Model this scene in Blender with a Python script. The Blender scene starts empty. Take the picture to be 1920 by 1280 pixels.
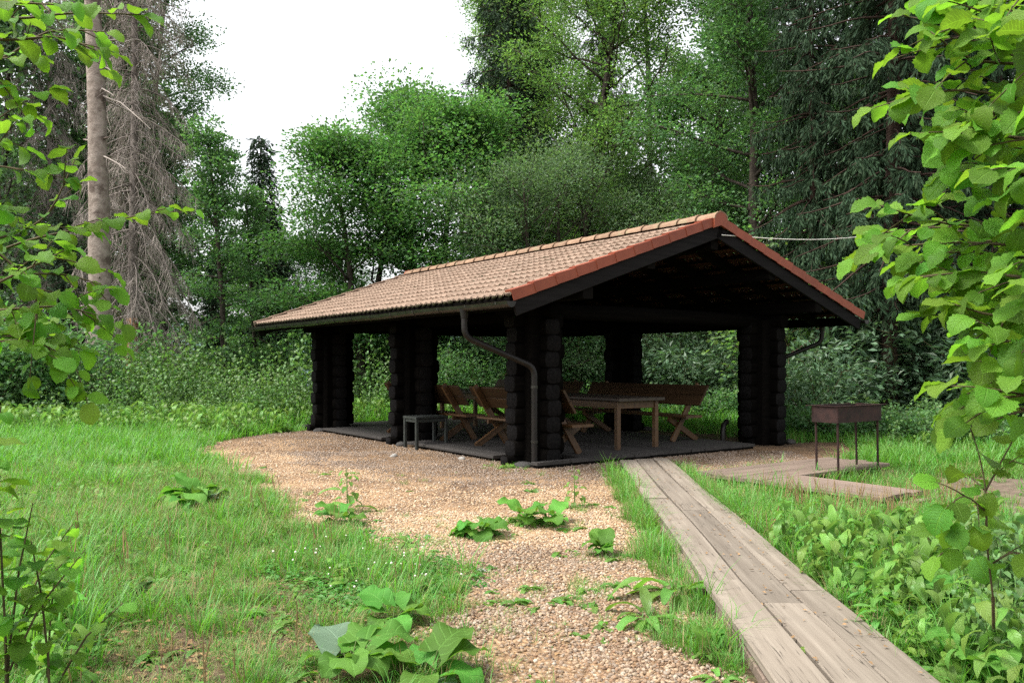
import bpy, math, random
import numpy as np
from mathutils import Vector, Matrix, Euler

SC = bpy.context.scene
COL = SC.collection
rad = math.radians
random.seed(5)

# ------------------------------------------------------------------ camera, sky, sun, exposure
F = 1555.0          # focal length in pixels of the 1920 px wide photograph
CX, HY = 960.0, 680.0
CAMZ = 1.45
cam_d = bpy.data.cameras.new("camera")
cam = bpy.data.objects.new("camera", cam_d)
COL.objects.link(cam)
cam.location = (0, 0, CAMZ)
cam.rotation_euler = (rad(90), 0, 0)
cam_d.sensor_width = 36.0
cam_d.lens = F / 1920 * 36
cam_d.shift_y = 40 / 1920
cam_d.clip_start = 0.05
cam_d.clip_end = 3000
SC.camera = cam

SUN_DIR = Vector((-0.48, -0.16, 0.90)).normalized()
world = bpy.data.worlds.new("World")
SC.world = world
world.use_nodes = True
wn, wl = world.node_tree.nodes, world.node_tree.links
wn.clear()
w_out = wn.new("ShaderNodeOutputWorld")
w_bg = wn.new("ShaderNodeBackground")
w_sky = wn.new("ShaderNodeTexSky")
w_sky.sky_type = 'NISHITA'
w_sky.sun_disc = False
w_sky.sun_elevation = math.asin(SUN_DIR.z)
w_sky.sun_rotation = math.atan2(SUN_DIR.x, SUN_DIR.y)
w_sky.air_density = 1.0
w_sky.dust_density = 4.0
w_hsv = wn.new("ShaderNodeHueSaturation")
w_hsv.inputs['Saturation'].default_value = 0.16
w_hsv.inputs['Value'].default_value = 1.25
wl.new(w_sky.outputs['Color'], w_hsv.inputs['Color'])
wl.new(w_hsv.outputs['Color'], w_bg.inputs['Color'])
w_bg.inputs['Strength'].default_value = 0.15
wl.new(w_bg.outputs['Background'], w_out.inputs['Surface'])

sun_d = bpy.data.lights.new("sun", 'SUN')
sun_d.energy = 2.1
sun_d.angle = rad(16)
sun_d.color = (1.0, 0.95, 0.86)
sun = bpy.data.objects.new("sun", sun_d)
COL.objects.link(sun)
sun.location = (-10, 5, 30)
sun.rotation_euler = SUN_DIR.to_track_quat('Z', 'Y').to_euler()

SC.view_settings.view_transform = 'Standard'
SC.view_settings.look = 'None'
SC.view_settings.gamma = 1.0
SC.view_settings.use_curve_mapping = False
SC.view_settings.exposure = 1.2
try:
    SC.cycles.max_bounces = 7
    SC.cycles.diffuse_bounces = 4
    SC.cycles.transmission_bounces = 5
    SC.cycles.transparent_max_bounces = 8
    SC.cycles.use_denoising = False
    SC.cycles.sample_clamp_indirect = 8.0
    SC.cycles.caustics_reflective = False
    SC.cycles.caustics_refractive = False
except Exception:
    pass

# ------------------------------------------------------------------ helpers
def PX(px, py, depth):
    """world point seen at a photograph pixel at a given distance"""
    return Vector(((px - CX) / F * depth, depth, CAMZ + (HY - py) / F * depth))

def GP(px, py, z=0.0):
    d = (CAMZ - z) * F / (py - HY)
    return Vector(((px - CX) / F * d, d, z))

def tag(o, label=None, cat=None, group=None, kind=None):
    if label: o['label'] = label
    if cat: o['category'] = cat
    if group: o['group'] = group
    if kind: o['kind'] = kind
    return o

def empty(name, loc=(0, 0, 0), rz=0.0):
    o = bpy.data.objects.new(name, None)
    COL.objects.link(o)
    o.location = loc
    o.rotation_euler = (0, 0, rz)
    o.empty_display_size = 0.2
    return o

def obj(name, me, parent=None, loc=None, rot=None, scale=None):
    o = bpy.data.objects.new(name, me)
    COL.objects.link(o)
    if parent is not None: o.parent = parent
    if loc is not None: o.location = loc
    if rot is not None: o.rotation_euler = rot
    if scale is not None: o.scale = scale
    return o

def np_mesh(name, V, faces, mats=(), smooth=False, attrs=None, mat_idx=None, uv=None):
    """fast mesh: faces = list of (M,k) int arrays"""
    me = bpy.data.meshes.new(name)
    V = np.asarray(V, dtype=np.float32).reshape(-1, 3)
    faces = [np.asarray(f, dtype=np.int32) for f in faces if len(f)]
    me.vertices.add(len(V))
    me.vertices.foreach_set("co", V.ravel())
    if faces:
        loops = np.concatenate([f.ravel() for f in faces])
        counts = np.concatenate([np.full(len(f), f.shape[1], np.int32) for f in faces])
        starts = np.concatenate([[0], np.cumsum(counts)[:-1]]).astype(np.int32)
        me.loops.add(len(loops))
        me.loops.foreach_set("vertex_index", loops)
        me.polygons.add(len(counts))
        me.polygons.foreach_set("loop_start", starts)
        try: me.polygons.foreach_set("loop_total", counts)
        except Exception: pass
        me.polygons.foreach_set("use_smooth", np.full(len(counts), bool(smooth)))
        if mat_idx is not None:
            me.polygons.foreach_set("material_index", np.asarray(mat_idx, np.int32))
    for m in mats: me.materials.append(m)
    for k, a in (attrs or {}).items():
        at = me.attributes.new(k, 'FLOAT', 'POINT')
        at.data.foreach_set("value", np.asarray(a, np.float32))
    me.update(calc_edges=True)
    if uv is not None and faces:
        l = me.uv_layers.new(name="UVMap")
        uvs = np.asarray(uv, np.float32)[loops]
        l.data.foreach_set("uv", uvs.ravel())
    me.validate()
    return me

class MB:
    """collects shapes into one mesh"""
    def __init__(self):
        self.v, self.f, self.m, self.n = [], {}, {}, 0
    def add(self, V, Fs, mi=0):
        V = np.asarray(V, float).reshape(-1, 3)
        for f in Fs:
            self.f.setdefault(len(f), []).append([i + self.n for i in f])
            self.m.setdefault(len(f), []).append(mi)
        self.v.append(V); self.n += len(V)
    def box(self, c, s, rot=None, mi=0):
        x, y, z = [k / 2 for k in s]
        V = np.array([(-x,-y,-z),(x,-y,-z),(x,y,-z),(-x,y,-z),(-x,-y,z),(x,-y,z),(x,y,z),(-x,y,z)])
        if rot is not None: V = V @ np.array(rot).T
        V = V + np.array(c)
        self.add(V, [(0,3,2,1),(4,5,6,7),(0,1,5,4),(1,2,6,5),(2,3,7,6),(3,0,4,7)], mi)
    def beam(self, p, q, w, h, up=(0, 0, 1), ch=0.006, mi=0):
        """chamfered square timber from p to q; h along up"""
        p, q, up = Vector(p), Vector(q), Vector(up)
        d = (q - p).normalized()
        s = d.cross(up).normalized()
        u = s.cross(d).normalized()
        a, b = w / 2, h / 2
        prof = [(-a+ch,-b),(a-ch,-b),(a,-b+ch),(a,b-ch),(a-ch,b),(-a+ch,b),(-a,b-ch),(-a,-b+ch)]
        V = [p + s*x + u*y for x, y in prof] + [q + s*x + u*y for x, y in prof]
        Fs = [(i, (i+1) % 8, 8 + (i+1) % 8, 8 + i) for i in range(8)]
        Fs += [tuple(range(7, -1, -1)), tuple(range(8, 16))]
        self.add([tuple(v) for v in V], Fs, mi)
    def tube(self, pts, r, n=6, cap=True, mi=0):
        pts = [Vector(p) for p in pts]
        k = len(pts)
        if not hasattr(r, '__len__'): r = [r] * k
        V, Fs = [], []
        ref = None
        for i, p in enumerate(pts):
            d = (pts[min(i+1, k-1)] - pts[max(i-1, 0)])
            d = d.normalized() if d.length > 1e-9 else Vector((0, 0, 1))
            if ref is None:
                ref = d.cross(Vector((0, 0, 1)))
                if ref.length < 0.1: ref = d.cross(Vector((1, 0, 0)))
            s = (ref - d * ref.dot(d)).normalized()
            ref = s
            t = d.cross(s)
            for j in range(n):
                a = 2 * math.pi * j / n
                V.append(tuple(p + (s * math.cos(a) + t * math.sin(a)) * r[i]))
        for i in range(k - 1):
            for j in range(n):
                Fs.append((i*n+j, i*n+(j+1) % n, (i+1)*n+(j+1) % n, (i+1)*n+j))
        if cap:
            Fs += [tuple(range(n-1, -1, -1)), tuple((k-1)*n + j for j in range(n))]
        self.add(V, Fs, mi)
    def mesh(self, name, mats, smooth=False):
        if not isinstance(mats, (list, tuple)): mats = [mats]
        V = np.concatenate(self.v) if self.v else np.zeros((0, 3))
        ks = list(self.f)
        mi = np.concatenate([np.array(self.m[k]) for k in ks]) if ks else None
        return np_mesh(name, V, [np.array(self.f[k]) for k in ks], mats, smooth, None, mi)
    def build(self, name, mats, parent=None, smooth=False, **kw):
        return obj(name, self.mesh(name, mats, smooth), parent, **kw)

def auto_smooth(o, ang=40):
    """sharp edges above an angle on a smooth mesh"""
    me = o.data
    try: me.set_sharp_from_angle(angle=rad(ang))
    except Exception: pass
    return o

_h = np.random.default_rng(11).random((256, 256))
def vnoise(x, y, s=1.0, seed=0):
    x = np.asarray(x, float) * s + seed * 17.3; y = np.asarray(y, float) * s + seed * 9.1
    xi, yi = np.floor(x).astype(int), np.floor(y).astype(int)
    fx, fy = x - xi, y - yi
    fx, fy = fx*fx*(3-2*fx), fy*fy*(3-2*fy)
    g = lambda a, b: _h[a % 256, b % 256]
    return (g(xi,yi)*(1-fx)*(1-fy)+g(xi+1,yi)*fx*(1-fy)+g(xi,yi+1)*(1-fx)*fy+g(xi+1,yi+1)*fx*fy)
def fbm(x, y, s=1.0, seed=0):
    return (vnoise(x,y,s,seed)*.55 + vnoise(x,y,s*2.1,seed+3)*.28 + vnoise(x,y,s*4.3,seed+7)*.17)

def poly_sd(x, y, P):
    """signed distance to a polygon, positive inside"""
    x, y = np.asarray(x, float), np.asarray(y, float)
    d = np.full(x.shape, 1e9); ins = np.zeros(x.shape, bool)
    n = len(P)
    for i in range(n):
        ax, ay = P[i]; bx, by = P[(i+1) % n]
        ex, ey = bx-ax, by-ay
        t = np.clip(((x-ax)*ex+(y-ay)*ey)/(ex*ex+ey*ey+1e-12), 0, 1)
        d = np.minimum(d, np.hypot(x-ax-t*ex, y-ay-t*ey))
        c = ((ay > y) != (by > y)) & (x < (bx-ax)*(y-ay)/(by-ay+1e-12)+ax)
        ins ^= c
    return np.where(ins, d, -d)

# ------------------------------------------------------------------ materials
def new_mat(name):
    m = bpy.data.materials.new(name)
    m.use_nodes = True
    nt = m.node_tree
    b = nt.nodes.get("Principled BSDF")
    return m, nt, b

def N(nt, t, **kw):
    n = nt.nodes.new(t)
    for k, v in kw.items():
        if k in n.inputs: n.inputs[k].default_value = v
        else: setattr(n, k, v)
    return n

def ramp(nt, fac, stops):
    r = nt.nodes.new("ShaderNodeValToRGB")
    e = r.color_ramp.elements
    while len(e) < len(stops): e.new(0.5)
    for i, (p, c) in enumerate(stops):
        e[i].position = p
        e[i].color = (c[0], c[1], c[2], 1)
    nt.links.new(fac, r.inputs['Fac'])
    return r.outputs['Color']

def mixc(nt, fac, a, b, mode='MIX'):
    n = nt.nodes.new("ShaderNodeMix")
    n.data_type = 'RGBA'; n.blend_type = mode
    for k, v in (('Factor', fac), ('A', a), ('B', b)):
        s = [i for i in n.inputs if i.name == k and (i.type == ('VALUE' if k == 'Factor' else 'RGBA'))][0]
        if hasattr(v, 'is_linked') or hasattr(v, 'links'): nt.links.new(v, s)
        elif k == 'Factor': s.default_value = v
        else: s.default_value = (v[0], v[1], v[2], 1)
    return [o for o in n.outputs if o.type == 'RGBA'][0]

def mathn(nt, op, a, b=None, c=None):
    n = nt.nodes.new("ShaderNodeMath"); n.operation = op
    for i, v in enumerate((a, b, c)):
        if v is None: continue
        if hasattr(v, 'links'): nt.links.new(v, n.inputs[i])
        else: n.inputs[i].default_value = v
    return n.outputs[0]

def noise_tex(nt, vec, scale, detail=4, rough=0.55):
    n = N(nt, "ShaderNodeTexNoise", Scale=scale, Detail=detail, Roughness=rough)
    nt.links.new(vec, n.inputs['Vector'])
    return n.outputs['Fac']

def mapping(nt, vec, scale=(1, 1, 1), loc=None):
    n = nt.nodes.new("ShaderNodeMapping")
    n.inputs['Scale'].default_value = scale
    nt.links.new(vec, n.inputs['Vector'])
    if loc is not None: nt.links.new(loc, n.inputs['Location'])
    return n.outputs['Vector']

def bump(nt, b, h, strength=0.3, dist=0.01):
    n = N(nt, "ShaderNodeBump", Strength=strength, Distance=dist)
    nt.links.new(h, n.inputs['Height'])
    nt.links.new(n.outputs['Normal'], b.inputs['Normal'])

def tex_coord(nt, out='Object'):
    return nt.nodes.new("ShaderNodeTexCoord").outputs[out]

def obj_rand(nt):
    return nt.nodes.new("ShaderNodeObjectInfo").outputs['Random']

def shift_by_random(nt, vec, k=37.0):
    r = obj_rand(nt)
    a = nt.nodes.new("ShaderNodeVectorMath"); a.operation = 'ADD'
    c = nt.nodes.new("ShaderNodeCombineXYZ")
    for i in range(3): nt.links.new(mathn(nt, 'MULTIPLY', r, k + i * 11), c.inputs[i])
    nt.links.new(vec, a.inputs[0]); nt.links.new(c.outputs[0], a.inputs[1])
    return a.outputs[0], r

def wood_mat(name, c_dark, c_light, rough=0.75, axis=0, var=0.3, grain=14.0, spec=0.3, bstr=0.35, crack=0.0):
    m, nt, b = new_mat(name)
    v, r = shift_by_random(nt, tex_coord(nt))
    sc = [grain * 2.2] * 3; sc[axis] = grain * 0.09
    g = noise_tex(nt, mapping(nt, v, sc), 1.0, 5, 0.6)
    big = noise_tex(nt, v, 1.7, 3)
    col = ramp(nt, g, [(0.28, c_dark), (0.7, c_light)])
    col = mixc(nt, mathn(nt, 'MULTIPLY', mathn(nt, 'SUBTRACT', big, 0.35), 1.2), col, [k * 0.62 for k in c_light], 'MIX')
    hv = nt.nodes.new("ShaderNodeHueSaturation")
    nt.links.new(col, hv.inputs['Color'])
    nt.links.new(mathn(nt, 'ADD', mathn(nt, 'MULTIPLY', r, var * 2), 1 - var), hv.inputs['Value'])
    col = hv.outputs['Color']
    if crack > 0:
        sc2 = [26.0] * 3; sc2[axis] = 0.8
        ck = noise_tex(nt, mapping(nt, v, sc2), 1.0, 2, 0.5)
        line = ramp(nt, ck, [(0.485, (0, 0, 0)), (0.5, (1, 1, 1)), ])
        k2 = ramp(nt, ck, [(0.5, (1, 1, 1)), (0.515, (0, 0, 0))])
        both = mixc(nt, 1.0, line, k2, 'MULTIPLY')
        spots = noise_tex(nt, v, 2.6, 2)
        gate = ramp(nt, spots, [(0.5, (0, 0, 0)), (0.6, (1, 1, 1))])
        both = mixc(nt, 1.0, both, gate, 'MULTIPLY')
        col = mixc(nt, mathn(nt, 'MULTIPLY', both, crack), col, [k * 0.25 for k in c_dark])
    nt.links.new(col, b.inputs['Base Color'])
    b.inputs['Roughness'].default_value = rough
    b.inputs['Specular IOR Level'].default_value = spec
    bump(nt, b, g, bstr, 0.004)
    return m

def rough_mat(name, c1, c2, scale=8.0, rough=0.85, bstr=0.4, bdist=0.01, spec=0.3, metal=0.0, detail=5, var=0.0, third=None):
    m, nt, b = new_mat(name)
    v, r = shift_by_random(nt, tex_coord(nt))
    g = noise_tex(nt, v, scale, detail, 0.62)
    col = ramp(nt, g, [(0.3, c1), (0.68, c2)])
    if third is not None:
        g3 = noise_tex(nt, v, scale * 0.37, 4, 0.6)
        col = mixc(nt, ramp(nt, g3, [(third[1], (0, 0, 0)), (third[1] + 0.08, (1, 1, 1))]), col, third[0])
    if var:
        hv = nt.nodes.new("ShaderNodeHueSaturation")
        nt.links.new(col, hv.inputs['Color'])
        nt.links.new(mathn(nt, 'ADD', mathn(nt, 'MULTIPLY', r, var * 2), 1 - var), hv.inputs['Value'])
        col = hv.outputs['Color']
    nt.links.new(col, b.inputs['Base Color'])
    b.inputs['Roughness'].default_value = rough
    b.inputs['Specular IOR Level'].default_value = spec
    b.inputs['Metallic'].default_value = metal
    bump(nt, b, g, bstr, bdist)
    return m

def leaf_mat(name, ca, cb, trans=0.4, rough=0.5, tcol=None, veins=False, spec=0.35, nv=7.0, hue_var=0.02):
    """leaf: gloss coat over diffuse, mixed with translucency; colour varies leaf by leaf"""
    m, nt, b = new_mat(name)
    at = nt.nodes.new("ShaderNodeAttribute"); at.attribute_name = "rnd"
    r = mathn(nt, 'FRACT', mathn(nt, 'ADD', at.outputs['Fac'], obj_rand(nt)))
    col = ramp(nt, r, [(0.0, ca), (1.0, cb)])
    r2 = mathn(nt, 'FRACT', mathn(nt, 'MULTIPLY', r, 7.31))
    if veins:
        bf = nt.nodes.new('ShaderNodeNewGeometry').outputs['Backfacing']
        col = mixc(nt, mathn(nt, 'MULTIPLY', bf, 0.55), col, [0.55*ca[0]+0.075, 0.55*ca[1]+0.085, 0.55*ca[2]+0.06])
    hv = nt.nodes.new("ShaderNodeHueSaturation")
    nt.links.new(col, hv.inputs['Color'])
    nt.links.new(mathn(nt, 'ADD', mathn(nt, 'MULTIPLY', r2, hue_var * 2), 0.5 - hue_var), hv.inputs['Hue'])
    nt.links.new(mathn(nt, 'ADD', mathn(nt, 'MULTIPLY', r2, 0.5), 0.75), hv.inputs['Value'])
    col = hv.outputs['Color']
    if veins:
        uv = nt.nodes.new("ShaderNodeUVMap").outputs['UV']
        sp = nt.nodes.new("ShaderNodeSeparateXYZ"); nt.links.new(uv, sp.inputs[0])
        s = mathn(nt, 'ABSOLUTE', sp.outputs[0])
        tt = mathn(nt, 'SUBTRACT', mathn(nt, 'MULTIPLY', sp.outputs[1], nv), mathn(nt, 'MULTIPLY', s, nv * 0.28))
        fr = mathn(nt, 'ABSOLUTE', mathn(nt, 'SUBTRACT', mathn(nt, 'FRACT', tt), 0.5))
        lat = mathn(nt, 'SUBTRACT', 1.0, mathn(nt, 'SMOOTH_MIN', mathn(nt, 'MULTIPLY', fr, 9.0), 1.0, 0.1))
        mid = mathn(nt, 'SUBTRACT', 1.0, mathn(nt, 'SMOOTH_MIN', mathn(nt, 'MULTIPLY', s, 16.0), 1.0, 0.1))
        vn = mathn(nt, 'MAXIMUM', lat, mid)
        gn = noise_tex(nt, tex_coord(nt), 60.0, 3)
        col = mixc(nt, mathn(nt, 'MULTIPLY', vn, 0.35), col, [min(1, k * 1.5 + 0.03) for k in cb])
        sp_ = noise_tex(nt, mapping(nt, tex_coord(nt), (1, 1, 1)), 9.0 if nv > 6 and nv < 8.5 else 22.0, 3, 0.6)
        col = mixc(nt, ramp(nt, sp_, [(0.66, (0, 0, 0)), (0.74, (0.55, 0.55, 0.55))]), col, (0.16, 0.13, 0.03))
        h = mathn(nt, 'SUBTRACT', mathn(nt, 'MULTIPLY', gn, 0.35), vn)
        bump(nt, b, h, 0.6, 0.003)
    nt.links.new(col, b.inputs['Base Color'])
    b.inputs['Roughness'].default_value = rough
    b.inputs['Specular IOR Level'].default_value = spec
    tr = nt.nodes.new("ShaderNodeBsdfTranslucent")
    tc = mixc(nt, 1.0, col, tcol or (1.2, 1.32, 0.7), 'MULTIPLY')
    nt.links.new(tc, tr.inputs['Color'])
    mx = nt.nodes.new("ShaderNodeMixShader"); mx.inputs[0].default_value = trans
    nt.links.new(b.outputs[0], mx.inputs[1]); nt.links.new(tr.outputs[0], mx.inputs[2])
    nt.links.new(mx.outputs[0], nt.nodes['Material Output'].inputs['Surface'])
    return m

M = {}
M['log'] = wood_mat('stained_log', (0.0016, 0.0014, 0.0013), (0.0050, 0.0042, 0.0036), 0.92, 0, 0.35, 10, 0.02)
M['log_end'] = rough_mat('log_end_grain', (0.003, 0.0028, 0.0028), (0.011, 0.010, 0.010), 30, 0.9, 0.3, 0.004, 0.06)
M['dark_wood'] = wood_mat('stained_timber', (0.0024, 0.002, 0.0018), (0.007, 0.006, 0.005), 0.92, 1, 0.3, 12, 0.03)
M['barge'] = wood_mat('grey_stained_board', (0.0066, 0.0059, 0.0059), (0.0165, 0.0146, 0.0146), 0.85, 0, 0.35, 12, 0.08)
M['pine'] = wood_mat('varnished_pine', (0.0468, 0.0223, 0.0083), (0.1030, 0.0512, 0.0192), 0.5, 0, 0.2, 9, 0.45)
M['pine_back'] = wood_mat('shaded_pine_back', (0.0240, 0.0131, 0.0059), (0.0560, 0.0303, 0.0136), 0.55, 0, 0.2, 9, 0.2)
M['pine_dark'] = wood_mat('weathered_pine_top', (0.0176, 0.0120, 0.0088), (0.0400, 0.0272, 0.0184), 0.5, 0, 0.2, 9, 0.4)
M['plank'] = wood_mat('weathered_plank', (0.1286, 0.1051, 0.0824), (0.2379, 0.2034, 0.1647), 0.85, 0, 0.2, 9, 0.15, 0.6, 0.9)
M['deck'] = wood_mat('weathered_deck', (0.1161, 0.0851, 0.0658), (0.2245, 0.1703, 0.1354), 0.85, 0, 0.14, 9, 0.2, 0.5, 0.8)
M['floor'] = wood_mat('floor_board', (0.0238, 0.0213, 0.0195), (0.0510, 0.0459, 0.0425), 0.8, 0, 0.18, 9, 0.25, 0.4, 0.4)
M['tile'] = rough_mat('roof_tile_clay', (0.1851, 0.1251, 0.0895), (0.2468, 0.1789, 0.1347), 7, 0.9, 0.25, 0.003, 0.15, 0, 5, 0.09, ((0.20, 0.155, 0.115), 0.64))
M['ridge'] = rough_mat('ridge_tile_clay', (0.1709, 0.1032, 0.0650), (0.2507, 0.1638, 0.1053), 8, 0.85, 0.4, 0.005, 0.25, 0, 6, 0.14, ((0.21, 0.165, 0.10), 0.56))
M['verge'] = rough_mat('verge_tile_red', (0.1833, 0.0371, 0.0150), (0.2323, 0.0539, 0.0231), 5, 0.6, 0.12, 0.004, 0.4, 0, 4, 0.10)
M['tile_under'] = rough_mat('shaded_tile_underside', (0.030, 0.016, 0.011), (0.075, 0.036, 0.024), 9, 0.9, 0.3, 0.004, 0.1)  # darker clay: the shade under the roof is put into the colour
M['moss'] = rough_mat('roof_moss_and_shade', (0.0126, 0.0119, 0.0063), (0.0385, 0.0350, 0.0154), 30, 0.95, 0.6, 0.01, 0.1)  # moss lumps, and the painted shade of gaps along tile edges
M['gutter'] = rough_mat('gutter_metal', (0.0165, 0.0158, 0.0135), (0.0413, 0.0390, 0.0338), 6, 0.4, 0.1, 0.003, 0.5, 0.55)
M['pipe'] = rough_mat('downpipe_metal', (0.0052, 0.0037, 0.0031), (0.0109, 0.0081, 0.0066), 6, 0.5, 0.1, 0.003, 0.5, 0.4)
M['rust'] = rough_mat('rusty_steel', (0.0120, 0.0055, 0.0048), (0.0400, 0.0168, 0.0132), 11, 0.75, 0.3, 0.003, 0.4, 0.25, 6)
M['stool'] = rough_mat('black_stool_paint', (0.010, 0.012, 0.011), (0.026, 0.03, 0.027), 9, 0.55, 0.2, 0.003, 0.4)
M['stone'] = rough_mat('grey_stone', (0.14, 0.13, 0.12), (0.34, 0.32, 0.29), 14, 0.9, 0.6, 0.01, 0.3)
M['rope'] = rough_mat('rope', (0.5, 0.48, 0.44), (0.7, 0.68, 0.62), 40, 0.8, 0.3, 0.002)
M['bark'] = rough_mat('bark_brown', (0.022, 0.018, 0.014), (0.075, 0.06, 0.048), 9, 0.95, 0.9, 0.03, 0.2)
M['bark_red'] = rough_mat('bark_spruce', (0.0248, 0.0154, 0.0116), (0.0633, 0.0413, 0.0308), 9, 0.95, 0.9, 0.03, 0.2)
M['bark_pale'] = rough_mat('bark_dead_pale', (0.15, 0.118, 0.096), (0.31, 0.262, 0.225), 5.5, 0.92, 0.9, 0.04, 0.15, 0, 7, 0, ((0.11, 0.085, 0.07), 0.54))
M['bark_orange'] = rough_mat('bark_stripped', (0.22, 0.11, 0.05), (0.36, 0.20, 0.10), 5, 0.85, 0.5, 0.02, 0.2)
M['bark_grey'] = rough_mat('bark_grey', (0.10, 0.085, 0.075), (0.22, 0.19, 0.17), 7, 0.95, 0.7, 0.03, 0.2)
M['birch'] = rough_mat('bark_birch', (0.10, 0.09, 0.085), (0.62, 0.60, 0.57), 5, 0.8, 0.3, 0.01, 0.2, 0, 4)
M['dead_twig'] = rough_mat('dead_twig', (0.215, 0.185, 0.160), (0.37, 0.325, 0.29), 3, 0.9, 0.1, 0.01, 0.1)
M['twig'] = rough_mat('twig', (0.05, 0.04, 0.02), (0.11, 0.085, 0.045), 12, 0.8, 0.3, 0.004, 0.2)
M['stalk'] = leaf_mat('green_stalk', (0.10, 0.17, 0.04), (0.16, 0.22, 0.07), 0.2, 0.6)
M['stalk_brown'] = rough_mat('seed_stalk', (0.16, 0.10, 0.045), (0.28, 0.20, 0.09), 8, 0.9, 0.2, 0.003)

M['maple'] = leaf_mat('maple_leaf', (0.061, 0.147, 0.050), (0.112, 0.230, 0.071), 0.52, 0.5)
M['ash'] = leaf_mat('ash_leaf', (0.106, 0.201, 0.061), (0.177, 0.301, 0.088), 0.55, 0.5)
M['willow'] = leaf_mat('willow_leaf', (0.085, 0.153, 0.073), (0.147, 0.224, 0.109), 0.48, 0.48)
M['alder'] = leaf_mat('alder_leaf', (0.071, 0.159, 0.064), (0.124, 0.236, 0.088), 0.52, 0.5)
M['elder'] = leaf_mat('elder_leaf', (0.066, 0.130, 0.070), (0.115, 0.190, 0.100), 0.35, 0.42)
M['bright'] = leaf_mat('young_leaf', (0.085, 0.19, 0.035), (0.14, 0.27, 0.05), 0.45, 0.5)
M['needle'] = leaf_mat('spruce_needle', (0.022, 0.046, 0.024), (0.040, 0.070, 0.034), 0.12, 0.6, (1, 1.1, 0.7), spec=0.08)
M['far_leaf'] = leaf_mat('far_leaf', (0.053, 0.109, 0.053), (0.092, 0.159, 0.071), 0.46, 0.55)
M['hazel'] = leaf_mat('hazel_leaf', (0.070, 0.185, 0.020), (0.165, 0.325, 0.036), 0.55, 0.55, (1.4, 1.5, 0.38), True, 0.25, 8.0)
M['burdock'] = leaf_mat('burdock_leaf', (0.065, 0.185, 0.026), (0.115, 0.27, 0.04), 0.42, 0.6, (1.3, 1.5, 0.45), True, 0.2, 5.5)
M['burdock_grey'] = leaf_mat('burdock_leaf_grey', (0.085, 0.150, 0.095), (0.115, 0.18, 0.112), 0.22, 0.5, (1.2, 1.4, 0.6), True, 0.2, 5.5)
M['dock'] = leaf_mat('dock_leaf', (0.085, 0.20, 0.035), (0.145, 0.29, 0.05), 0.42, 0.42, (1.35, 1.5, 0.45), True, 0.45, 9.0)
M['weed'] = leaf_mat('weed_leaf', (0.09, 0.20, 0.03), (0.165, 0.30, 0.048), 0.42, 0.45, None, True, 0.4, 6.0)
M['grass'] = leaf_mat('grass_blade', (0.082, 0.235, 0.036), (0.150, 0.320, 0.066), 0.45, 0.5, (1.3, 1.4, 0.5))
M['grass_dry'] = leaf_mat('dry_grass', (0.20, 0.17, 0.07), (0.30, 0.25, 0.12), 0.3, 0.7, (1.1, 1.05, 0.8))
M['nettle'] = leaf_mat('nettle_leaf', (0.0887, 0.1782, 0.0554), (0.1462, 0.2484, 0.0806), 0.40, 0.5)
M['clover'] = leaf_mat('clover_leaf', (0.055, 0.18, 0.03), (0.10, 0.26, 0.045), 0.4, 0.5)
M['white_flower'] = rough_mat('clover_flower', (0.55, 0.52, 0.45), (0.75, 0.72, 0.65), 40, 0.8, 0.3, 0.003)
M['litter'] = rough_mat('fallen_leaf', (0.1364, 0.0720, 0.0290), (0.2604, 0.1680, 0.0812), 12, 0.8, 0.2, 0.003, 0.3, 0, 4, 0.3)

def pebble_mat(name, pal):
    m, nt, b = new_mat(name)
    r = obj_rand(nt)
    col = ramp(nt, r, [(k/(len(pal)-1), c) for k, c in enumerate(pal)])
    g = noise_tex(nt, tex_coord(nt), 3.0, 4)
    col = mixc(nt, mathn(nt, 'MULTIPLY', g, 0.45), col, (0.16, 0.10, 0.06))
    nt.links.new(col, b.inputs['Base Color'])
    b.inputs['Roughness'].default_value = 0.75
    b.inputs['Specular IOR Level'].default_value = 0.3
    return m
M['pebble'] = pebble_mat('pebble_mixed', [(0.0855, 0.0557, 0.0363), (0.2372, 0.1489, 0.0868), (0.1609, 0.1352, 0.1082), (0.3414, 0.2330, 0.1388), (0.1237, 0.0794, 0.0520), (0.2753, 0.2375, 0.1908), (0.3795, 0.2887, 0.1908), (0.1898, 0.1024, 0.0562), (0.4362, 0.3911, 0.3125)])
M['pebble_sunlit'] = pebble_mat('pebble_sunlit_ochre', [(0.2085, 0.1301, 0.0694), (0.3957, 0.2651, 0.1515), (0.4690, 0.3272, 0.1953), (0.3233, 0.2029, 0.1067), (0.5211, 0.3951, 0.2582), (0.3859, 0.3053, 0.2145), (0.4796, 0.4286, 0.3404)])  # ochre set: sunlight on the middle gravel put into the colour
M['pebble_dusk'] = pebble_mat('pebble_shaded_grey', [(0.0805, 0.0643, 0.0504), (0.2300, 0.1755, 0.1320), (0.1380, 0.1170, 0.1020), (0.3105, 0.2398, 0.1800), (0.1840, 0.1346, 0.0960), (0.3450, 0.2984, 0.2520)])  # roof shade put into the colour; also the dark gravel right of the boardwalk

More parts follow.
